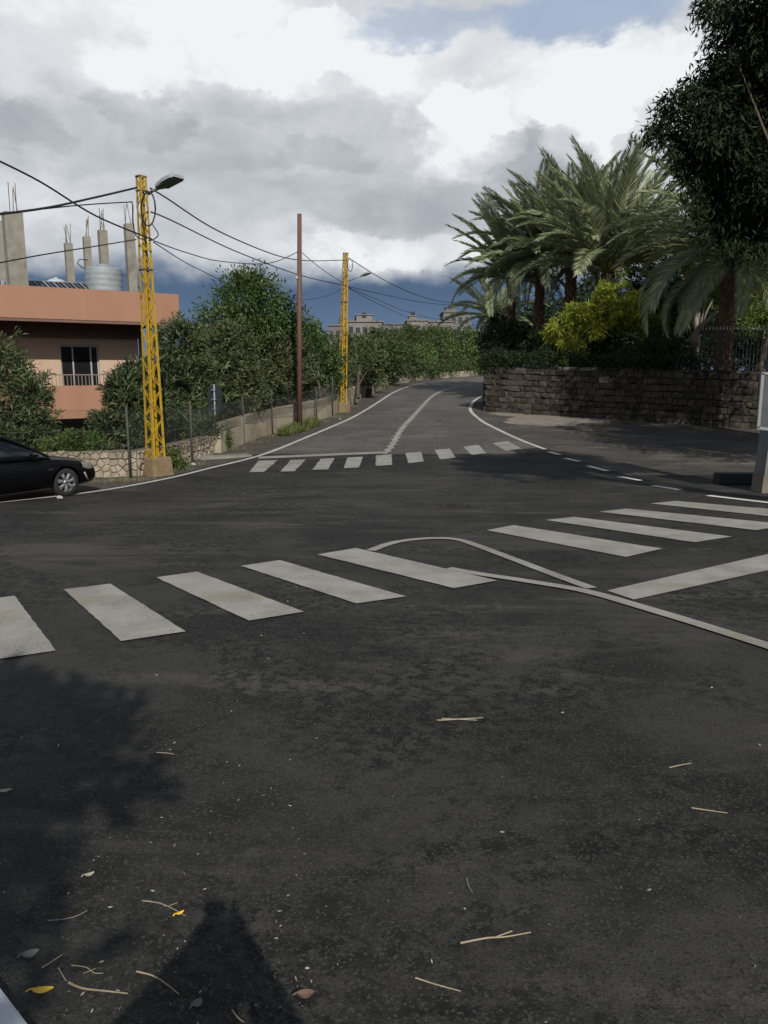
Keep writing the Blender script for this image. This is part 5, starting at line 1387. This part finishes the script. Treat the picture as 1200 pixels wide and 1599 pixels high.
tree('dark_shrub', (*rz(765, 47).xy, g(47)), [lobe(768, 535, 47, 18), lobe(778, 510, 48, 16), lobe(765, 560, 46, 14)], 'leaf_dark', 'narrow dark shrub just past the left end of the stone wall', 'shrub', SG, n=220, per=16, ln=.2, wd=.08, cr=.3, seed=68, tr=.06)
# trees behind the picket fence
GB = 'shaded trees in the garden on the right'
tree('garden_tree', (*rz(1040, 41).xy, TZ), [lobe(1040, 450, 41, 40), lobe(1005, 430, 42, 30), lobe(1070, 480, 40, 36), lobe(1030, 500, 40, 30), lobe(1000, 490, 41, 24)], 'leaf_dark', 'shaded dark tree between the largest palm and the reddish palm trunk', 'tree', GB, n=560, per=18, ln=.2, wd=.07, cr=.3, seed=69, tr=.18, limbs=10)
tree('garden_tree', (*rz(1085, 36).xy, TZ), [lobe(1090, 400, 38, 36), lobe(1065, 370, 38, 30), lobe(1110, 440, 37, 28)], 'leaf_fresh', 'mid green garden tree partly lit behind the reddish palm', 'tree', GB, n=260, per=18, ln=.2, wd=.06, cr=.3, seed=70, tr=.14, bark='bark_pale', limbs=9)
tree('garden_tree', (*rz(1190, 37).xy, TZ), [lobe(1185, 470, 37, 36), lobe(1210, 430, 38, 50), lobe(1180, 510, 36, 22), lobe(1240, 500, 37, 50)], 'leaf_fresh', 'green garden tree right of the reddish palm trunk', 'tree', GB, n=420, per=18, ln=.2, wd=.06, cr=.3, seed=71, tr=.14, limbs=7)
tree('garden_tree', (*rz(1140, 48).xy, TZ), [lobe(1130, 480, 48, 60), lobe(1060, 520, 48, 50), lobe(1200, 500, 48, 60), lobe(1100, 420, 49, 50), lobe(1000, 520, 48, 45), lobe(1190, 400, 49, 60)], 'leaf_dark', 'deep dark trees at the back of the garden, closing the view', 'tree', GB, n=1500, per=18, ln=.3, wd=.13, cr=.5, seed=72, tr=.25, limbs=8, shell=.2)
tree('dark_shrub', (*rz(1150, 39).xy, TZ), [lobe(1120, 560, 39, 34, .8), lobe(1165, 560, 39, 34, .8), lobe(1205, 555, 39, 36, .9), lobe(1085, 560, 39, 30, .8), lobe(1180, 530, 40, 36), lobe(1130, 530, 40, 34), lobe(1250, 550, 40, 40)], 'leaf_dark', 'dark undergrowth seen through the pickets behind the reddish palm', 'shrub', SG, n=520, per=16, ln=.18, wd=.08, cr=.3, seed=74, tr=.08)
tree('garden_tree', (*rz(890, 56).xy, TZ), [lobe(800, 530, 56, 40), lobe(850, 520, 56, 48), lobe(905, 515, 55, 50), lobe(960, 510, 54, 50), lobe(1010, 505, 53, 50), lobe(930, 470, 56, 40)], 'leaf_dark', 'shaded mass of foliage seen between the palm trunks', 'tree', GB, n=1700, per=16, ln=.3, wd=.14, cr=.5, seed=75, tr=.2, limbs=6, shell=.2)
# leaning pale branch beside the fence
p = [at(1082, 585, 32.4), at(1086, 525, 32.5), at(1100, 505, 32.6), at(1130, 480, 33), at(1160, 468, 33.4)]
mb = MB(); mb.tube(smooth_line(p, 4), [.16 - .12 * i / 16 for i in range(17)], 8)
bt = thing('leaning_tree', (p[0].x, p[0].y, TZ), 'short leaning trunk with a pale branch at the left end of the picket fence', 'tree'); part('trunk', mb, 'bark_pale', bt, True)
me, _ = crown_mesh('crown', [lobe(1120, 515, 32.5, 12, .8), lobe(1160, 470, 33.4, 16), lobe(1130, 455, 33.2, 16)], 60, 22, .2, .04, .16, 73, droop=.6, off=p[0] * 1.0 if False else (p[0].x, p[0].y, TZ)); link('crown', me, 'leaf_fresh', bt)


# big dark tree overhead on the right (its trunk stands outside the picture)
dt_l = [lobe(1185, 40, 11.5, 60, .55), lobe(1125, 6, 11, 36, .4), lobe(1160, 110, 11.5, 62, .5), lobe(1205, 150, 12, 60, .6), lobe(1120, 165, 11.5, 52, .5), lobe(1180, 210, 12, 66, .5), lobe(1095, 215, 11.6, 50, .5), lobe(1150, 260, 12, 60, .5), lobe(1105, 275, 12, 34, .6), lobe(1195, 300, 12, 50, .6), lobe(1140, 330, 12.3, 45, .6), lobe(1195, 365, 12.5, 40, .7), lobe(1160, 300, 12.2, 60, .7), lobe(1120, 235, 11.8, 56, .6), lobe(1185, 130, 11.8, 70, .7), lobe(1130, 350, 12.8, 36, .7),
        lobe(1310, 120, 12, 100), lobe(1330, 260, 12.5, 90), lobe(1400, 40, 12, 110), lobe(1260, -60, 11, 90)]
rr = random.Random(4)
for (x, y) in ((1088, 4), (1104, 14), (1128, 60), (1110, 92), (1085, 135), (1066, 152), (1050, 176), (1036, 196), (1024, 210), (1046, 236), (1060, 262), (1080, 292), (1086, 318), (1098, 345), (1112, 368), (1150, 382), (1185, 392), (1140, 40), (1080, 185)):
    dt_l.append(lobe(x + rr.uniform(-6, 6), y + rr.uniform(-8, 8), 11.6 + rr.uniform(-.5, .5), rr.uniform(9, 19), rr.uniform(.4, .7)))
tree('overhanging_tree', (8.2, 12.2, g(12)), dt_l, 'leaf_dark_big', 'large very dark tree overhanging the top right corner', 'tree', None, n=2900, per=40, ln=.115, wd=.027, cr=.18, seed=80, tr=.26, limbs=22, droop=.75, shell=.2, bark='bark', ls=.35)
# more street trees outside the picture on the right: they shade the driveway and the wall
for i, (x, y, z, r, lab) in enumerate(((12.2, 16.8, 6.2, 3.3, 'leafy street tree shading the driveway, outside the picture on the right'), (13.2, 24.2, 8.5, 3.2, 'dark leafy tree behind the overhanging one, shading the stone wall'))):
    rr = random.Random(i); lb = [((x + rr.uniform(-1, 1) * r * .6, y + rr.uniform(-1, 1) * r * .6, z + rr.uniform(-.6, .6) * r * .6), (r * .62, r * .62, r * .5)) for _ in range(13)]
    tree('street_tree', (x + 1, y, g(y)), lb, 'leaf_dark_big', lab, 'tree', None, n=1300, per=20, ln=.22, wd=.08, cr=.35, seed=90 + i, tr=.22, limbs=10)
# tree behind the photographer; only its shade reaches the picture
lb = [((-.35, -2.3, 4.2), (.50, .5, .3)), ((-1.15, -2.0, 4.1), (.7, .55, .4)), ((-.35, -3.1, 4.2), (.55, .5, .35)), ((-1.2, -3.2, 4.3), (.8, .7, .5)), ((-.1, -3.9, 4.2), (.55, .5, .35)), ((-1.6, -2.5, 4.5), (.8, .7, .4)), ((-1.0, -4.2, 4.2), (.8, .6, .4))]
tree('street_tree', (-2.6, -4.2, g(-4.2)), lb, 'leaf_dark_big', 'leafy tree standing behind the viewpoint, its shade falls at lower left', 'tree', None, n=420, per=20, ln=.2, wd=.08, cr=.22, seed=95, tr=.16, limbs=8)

# ------------------------------------------------------------------ gate pillar at the right edge
pb = gp(1172, 770); D_ = pb.y; pb.x = at(1172, 770, D_ + .45).x; zt = at(1182, 668, D_).z; z0 = g(D_)
pil = thing('gate_pillar', (pb.x + .5, pb.y + .4, z0), 'pale grey tapered concrete pillar cut off by the right edge', 'pillar')
zm = at(1175, 742, D_).z
mb = MB(); x0 = pb.x; y0 = pb.y
def taper(mb, xa, xb, za, zb, w_=1.3, d_=.45):
    mb.add([(xa, y0, za), (xa + w_, y0, za), (xa + w_, y0 + d_, za), (xa, y0 + d_, za), (xb, y0, zb), (xb + w_, y0, zb), (xb + w_, y0 + d_, zb), (xb, y0 + d_, zb)], [(3, 2, 1, 0), (4, 5, 6, 7), (0, 1, 5, 4), (1, 2, 6, 5), (2, 3, 7, 6), (3, 0, 4, 7)])
taper(mb, x0, x0 + .02, z0 - .1, zm); part('plinth', mb, 'concrete_beige', pil)
mb = MB(); taper(mb, x0 + .03, x0 + .075, zm + .003, zt, 1.2, .42); part('shaft', mb, 'concrete_pale', pil)
zu = at(1182, 250, D_ + .5).z
mb = MB(); mb.box(x0 + .06, x0 + .34, y0 + .12, y0 + .40, zt + .003, zt + 2.6); part('steel_column', mb, 'dark_metal', pil)
fz1_, fz0_ = at(1190, 583, D_ - .1).z, at(1186, 668, D_ - .1).z
nb = thing('notice_frame', (x0 + .5, y0 - .06, fz0_), 'white-framed grey panel fixed to the pillar at the right edge', 'panel')
FX0 = at(1184, 668, y0 - .06).x; sk = at(1191, 583, y0 - .06).x - FX0
def skew(u, z): return (FX0 + u + sk * (z - fz0_) / (fz1_ - fz0_), y0 - .06 + .0 * u, z)
def fbar(u0, z0_, u1, z1_, w_):
    mb = MB(); mb.bar(Vector(skew(u0, z0_)), Vector(skew(u1, z1_)), w_, .05, Vector((0, 1, 0))); part('frame', mb, 'white_frame', nb)
mb = MB(); q = [skew(0, fz0_), skew(.9, fz0_ - .12), skew(.9, fz1_), skew(0, fz1_)]; mb.add([(p[0], p[1] - .005, p[2]) for p in q] + [(p[0], p[1] + .02, p[2]) for p in q], [(0, 1, 2, 3), (7, 6, 5, 4), (0, 4, 5, 1), (1, 5, 6, 2), (2, 6, 7, 3), (3, 7, 4, 0)]); part('face', mb, 'panel_face', nb)
fbar(0, fz0_, 0, fz1_, .055); fbar(-.02, fz0_, .9, fz0_ - .12, .055); fbar(-.02, fz1_, .9, fz1_, .05)
mb = MB(); mb.bar((x0 + .4, y0 - .05, fz0_ + .3), (x0 + .4, y0 + .45, fz0_ + .3), .05); part('bracket', mb, 'dark_metal', nb)
a, b = gp(1124, 757), gp(1176, 757); h_ = 17 * a.y / F; mb = MB(); n_ = 8
ring = [(0, .02), (.02, 0), (.34, 0), (.36, .02), (.33, h_ - .02), (.30, h_), (.06, h_), (.03, h_ - .02)]
vs = [(a.x, a.y + y, g(a.y) + z) for y, z in ring] + [(b.x + .3, a.y + y, g(a.y) + z) for y, z in ring]
mb.add(vs, [tuple(range(7, -1, -1)), tuple(range(8, 16))] + [(i, (i + 1) % 8, 8 + (i + 1) % 8, 8 + i) for i in range(8)])
solo('kerb_block', mb, 'rubber', 'low black block lying on the driveway beside the pale pillar', 'block', (a.x, a.y, g(a.y)))

# ------------------------------------------------------------------ litter on the road
def straw(pix, r, label, m='straw', fork=None, name='twig'):
    r *= .55
    pts = [gp(x, y) for x, y in pix]; pts = smooth_line([Vector((p.x, p.y, g(p.y) + .004 + r)) for p in pts], 4); mb = MB(); k = len(pts)
    mb.tube(pts, [r * (1 - .45 * i / (k - 1)) for i in range(k)], 5)
    if fork:
        f = [gp(x, y) for x, y in fork]; mb.tube([Vector((p.x, p.y, g(p.y) + .004 + r)) for p in f], r * .6, 4)
    solo(name, mb, m, label, 'twig', pts[0], 'dry twigs and straws on the asphalt')


straw([(719, 1476), (760, 1468), (790, 1466), (829, 1459)], .0065, 'longest pale twig, right of centre near the bottom of the picture', fork=[(770, 1468), (800, 1457)])
straw([(649, 1530), (680, 1540), (720, 1551)], .005, 'straight pale straw near the bottom centre of the picture')
straw([(684, 1127), (720, 1125), (755, 1123)], .008, 'flat straw lying alone in the middle of the dark asphalt', fork=[(690, 1124), (745, 1127)])
straw([(1045, 1201), (1062, 1197), (1080, 1194)], .006, 'small straw at the right side below the lane line')
straw([(1080, 1264), (1107, 1268), (1136, 1272)], .006, 'thin straw near the right edge, below another small straw')
straw([(729, 1374), (732, 1386), (738, 1396)], .004, 'short curved stalk standing upright in the picture right of centre', 'twig')
straw([(223, 1409), (250, 1413), (275, 1424), (290, 1433)], .0045, 'curved twig just left of the photographer shadow', 'twig', [(262, 1418), (278, 1412)])
straw([(108, 1538), (130, 1547), (165, 1551), (200, 1555)], .007, 'thick forked twig right of the yellow leaf', 'twig', [(104, 1535), (92, 1515)])
straw([(214, 1520), (240, 1527), (262, 1541), (280, 1556)], .005, 'bent stalk between the forked twig and the photographer shadow', 'straw')
straw([(66, 1514), (82, 1504), (98, 1493)], .004, 'thin straight straw above the yellow leaf', 'straw')
straw([(112, 1510), (135, 1513), (148, 1522), (162, 1522)], .0035, 'tangled fine stalk above the thick forked twig', 'twig', [(130, 1523), (150, 1515)])
straw([(75, 1440), (105, 1437), (122, 1432), (137, 1424)], .0035, 'faint curved stalk in the shade at lower left', 'twig')
straw([(363, 1580), (372, 1592), (382, 1600)], .004, 'short stalk inside the photographer shadow at the bottom edge', 'straw')
straw([(245, 1177), (262, 1178), (272, 1180)], .005, 'small straw at the upper edge of the lower left shade', 'straw')


def fallen_leaf(px, py, L0, W_, ang, m, label):
    c = gp(px, py); mb = MB(); U = Vector((math.cos(ang), math.sin(ang), 0)); V = Vector((-U.y, U.x, 0)); vs = []; n_ = 8
    for i in range(n_ + 1):
        t = i / n_; w_ = W_ * math.sin(math.pi * min(1, t * .97 + .015)) ** .75 / 2; p = c + U * (L0 * (t - .5)); lift = .004 + .006 * (t - .5) ** 2 * 4
        for s_, dz in ((-1, .003), (0, 0), (1, .004)): q = p + V * (w_ * s_); vs.append((q.x, q.y, g(q.y) + .004 + lift + dz))
    mb.add(vs, [(i * 3 + j, i * 3 + 3 + j, i * 3 + 4 + j, i * 3 + 1 + j) for i in range(n_) for j in range(2)])
    a = c - U * L0 * .5; b = c - U * L0 * .72
    mb.tube([(a.x, a.y, g(a.y) + .018), (b.x, b.y, g(b.y) + .010)], .0025, 4)
    solo('fallen_leaf', mb, m, label, 'leaf', (c.x, c.y, g(c.y)), 'fallen leaves on the asphalt')


fallen_leaf(67, 1551, .062, .026, .12, 'leaf_yellow', 'bright yellow fallen leaf near the bottom left corner')
fallen_leaf(478, 1557, .05, .036, .1, 'leaf_brown', 'small brown fallen leaf right of the photographer shadow')
fallen_leaf(140, 1370, .036, .022, .5, 'leaf_pale', 'pale fallen leaf in the shade at lower left')
fallen_leaf(8, 1238, .06, .028, .2, 'leaf_pale', 'pale leaf at the left edge, below the crosswalk')
fallen_leaf(308, 1572, .034, .028, .9, 'leaf_grey', 'greyish leaf inside the photographer shadow')
fallen_leaf(48, 1494, .05, .035, .4, 'leaf_grey', 'dull grey leaf above the bright yellow leaf')
fallen_leaf(281, 1431, .03, .014, .6, 'leaf_yellow', 'tiny yellow leaf beside the curved twig at the shadow tip')
rng = np.random.default_rng(8); rr = random.Random(8); pos = []
for k in range(900):
    x = rr.uniform(-10, 1210); y = 800 + 800 * rr.random() ** .8
    if rr.random() < (.93 if x > 480 else .4): continue
    p = gp(x, y); pos.append((p.x, p.y, g(p.y) + .006))
pos = np.array(pos); ax = rng.normal(size=pos.shape); ax[:, 2] *= .12; ax /= np.linalg.norm(ax, axis=1)[:, None]
l_ = rng.uniform(.005, .022, len(pos)); me = leaves('leaf_litter', pos, ax, l_, l_ * rng.uniform(.12, .5, len(pos)), rng, .05)
tag(link('leaf_litter', me, 'litter_bits'), 'tiny pale bits of leaves and chaff scattered on the asphalt', 'litter', kind='stuff')
# dark patch of debris on the junction, white crumbs on the verge
c = gp(712, 792); V_ = []; pos = np.stack([c.x + rng.normal(size=160) * .16, c.y + rng.normal(size=160) * .22, np.zeros(160)], 1); pos[:, 2] = [g(v) + .012 for v in pos[:, 1]]
ax = rng.normal(size=pos.shape); ax[:, 2] = abs(ax[:, 2]) * .3; ax /= np.linalg.norm(ax, axis=1)[:, None]; l_ = rng.uniform(.02, .06, 160)
ax[:, 2] *= .15; me = leaves('debris', pos, ax, l_, l_ * .4, rng, .1); tag(link('debris', me, 'debris_dark'), 'small patch of brown leaf debris in the middle of the junction', 'debris', kind='stuff')
for (x, y, r, lab) in ((302, 726, .07, 'white scrap of rubbish on the verge right of the near yellow pole'), (93, 778, .06, 'white stone on the road line beside the front wheel of the car'), (531, 655, .06, 'white scrap of rubbish on the verge below the farther yellow pole')):
    c = gp(x, y); mb = MB(); q = random.Random(int(x)); vs = [(c.x + math.cos(a) * r * q.uniform(.6, 1.2), c.y + math.sin(a) * r * q.uniform(.6, 1.2), g(c.y) + z * r) for z in (0, .55) for a in [i * 1.047 for i in range(6)]] + [(c.x, c.y, g(c.y) + r * .9)]
    mb.add(vs, [(i, (i + 1) % 6, 6 + (i + 1) % 6, 6 + i) for i in range(6)] + [(6 + i, 6 + (i + 1) % 6, 12) for i in range(6)]); solo('scrap', mb, 'far_white', lab, 'rubbish', (c.x, c.y, g(c.y)))
# white kerb corner at the very bottom left
a, b = gp(-6, 1552), gp(36, 1606); d = (b - a); d.z = 0; d.normalize(); n = Vector((d.y, -d.x, 0)); n = n if n.x < 0 else -n
mb = MB(); mb.obox(Vector((a.x, a.y, 0)), d, n, -.06, 1.2, 0.0, .5, g(a.y) - .05, g(a.y) + .055)
ko = solo('white_kerb', mb, 'white_kerb', 'corner of a white painted kerb at the bottom left corner', 'kerb', (a.x, a.y, g(a.y)))
bv = ko.modifiers.new('b', 'BEVEL'); bv.width = .012; bv.segments = 2

# ------------------------------------------------------------------ the photographer (only the shadow is in the picture)
gy = g(-.42)
person = thing('person', (-.02, -.31, gy + .03), 'standing person holding up a phone, seen only as a shadow on the asphalt', 'person')
J = {'pelvis': (0, 0, .90, .18, .13), 'waist': (0, 0, 1.05, .17, .12), 'chest': (0, .01, 1.25, .20, .13), 'neck0': (0, .02, 1.38, .09, .08), 'neck': (.05, .03, 1.43, .07, .07), 'head0': (.07, .06, 1.51, .09, .10), 'head1': (.07, .08, 1.59, .095, .11), 'head2': (.07, .075, 1.66, .07, .08)}
for s_, n_ in ((-1, 'l'), (1, 'r')):
    J.update({'sh' + n_: (s_ * .20, .02, 1.36, .085, .085), 'el' + n_: (s_ * .29, .10, 1.20, .085, .085), 'wr' + n_: (s_ * .085 + .04, .25, 1.46, .05, .048), 'pa' + n_: (s_ * .035 + .045, .29, 1.53, .04, .03),
              'hip' + n_: (s_ * .09, 0, .84, .095, .095), 'kn' + n_: (s_ * .10, .02, .46, .06, .06), 'an' + n_: (s_ * .11, -.02, .08, .042, .045), 'toe' + n_: (s_ * .13, .15, .035, .04, .03)})
    for f_, (dx_, dz_) in enumerate(((.0, .05), (.0, .028), (.0, .006), (.0, -.015))):
        J['f%d%s' % (f_, n_)] = (s_ * .042 + .045, .31, 1.555 + dz_ * .8, .010, .010); J['g%d%s' % (f_, n_)] = (s_ * .02 + .05, .314, 1.575 + dz_ * .8, .008, .008)
    J['th' + n_] = (s_ * .035 + .05, .285, 1.58, .011, .011)
keys = list(J); E = [('pelvis', 'waist'), ('waist', 'chest'), ('chest', 'neck0'), ('neck0', 'neck'), ('neck', 'head0'), ('head0', 'head1'), ('head1', 'head2')]
for n_ in 'lr':
    E += [('neck0', 'sh' + n_), ('sh' + n_, 'el' + n_), ('el' + n_, 'wr' + n_), ('wr' + n_, 'pa' + n_), ('pa' + n_, 'th' + n_), ('pelvis', 'hip' + n_), ('hip' + n_, 'kn' + n_), ('kn' + n_, 'an' + n_), ('an' + n_, 'toe' + n_)]
    for f_ in range(4): E += [('pa' + n_, 'f%d%s' % (f_, n_)), ('f%d%s' % (f_, n_), 'g%d%s' % (f_, n_))]
me = bpy.data.meshes.new('body'); me.from_pydata([J[k][:3] for k in keys], [(keys.index(a), keys.index(b)) for a, b in E], []); me.update()
body = link('body', me, 'shirt', person); md = body.modifiers.new('skin', 'SKIN')
for i, k in enumerate(keys): me.skin_vertices[0].data[i].radius = J[k][3:5]
me.skin_vertices[0].data[0].use_root = True; md.use_smooth_shade = True
sb = body.modifiers.new('sub', 'SUBSURF'); sb.levels = sb.render_levels = 1
mb = MB(); mb.lathe((.07, .07, 1.62), [(0, .085), (.05, .078), (.082, .04), (.088, -.01), (.08, -.06), (.06, -.10)], 14)
me = mb.mesh('hair', None, True); link('hair', me, 'hair', person)
mb = MB(); mb.box(-.038, .038, -.014, -.006, CAM.z - .135, CAM.z + .022); solo('phone', mb, 'phone_shell', 'dark phone held up by the person at the viewpoint', 'phone', (0, -.01, CAM.z - .06))
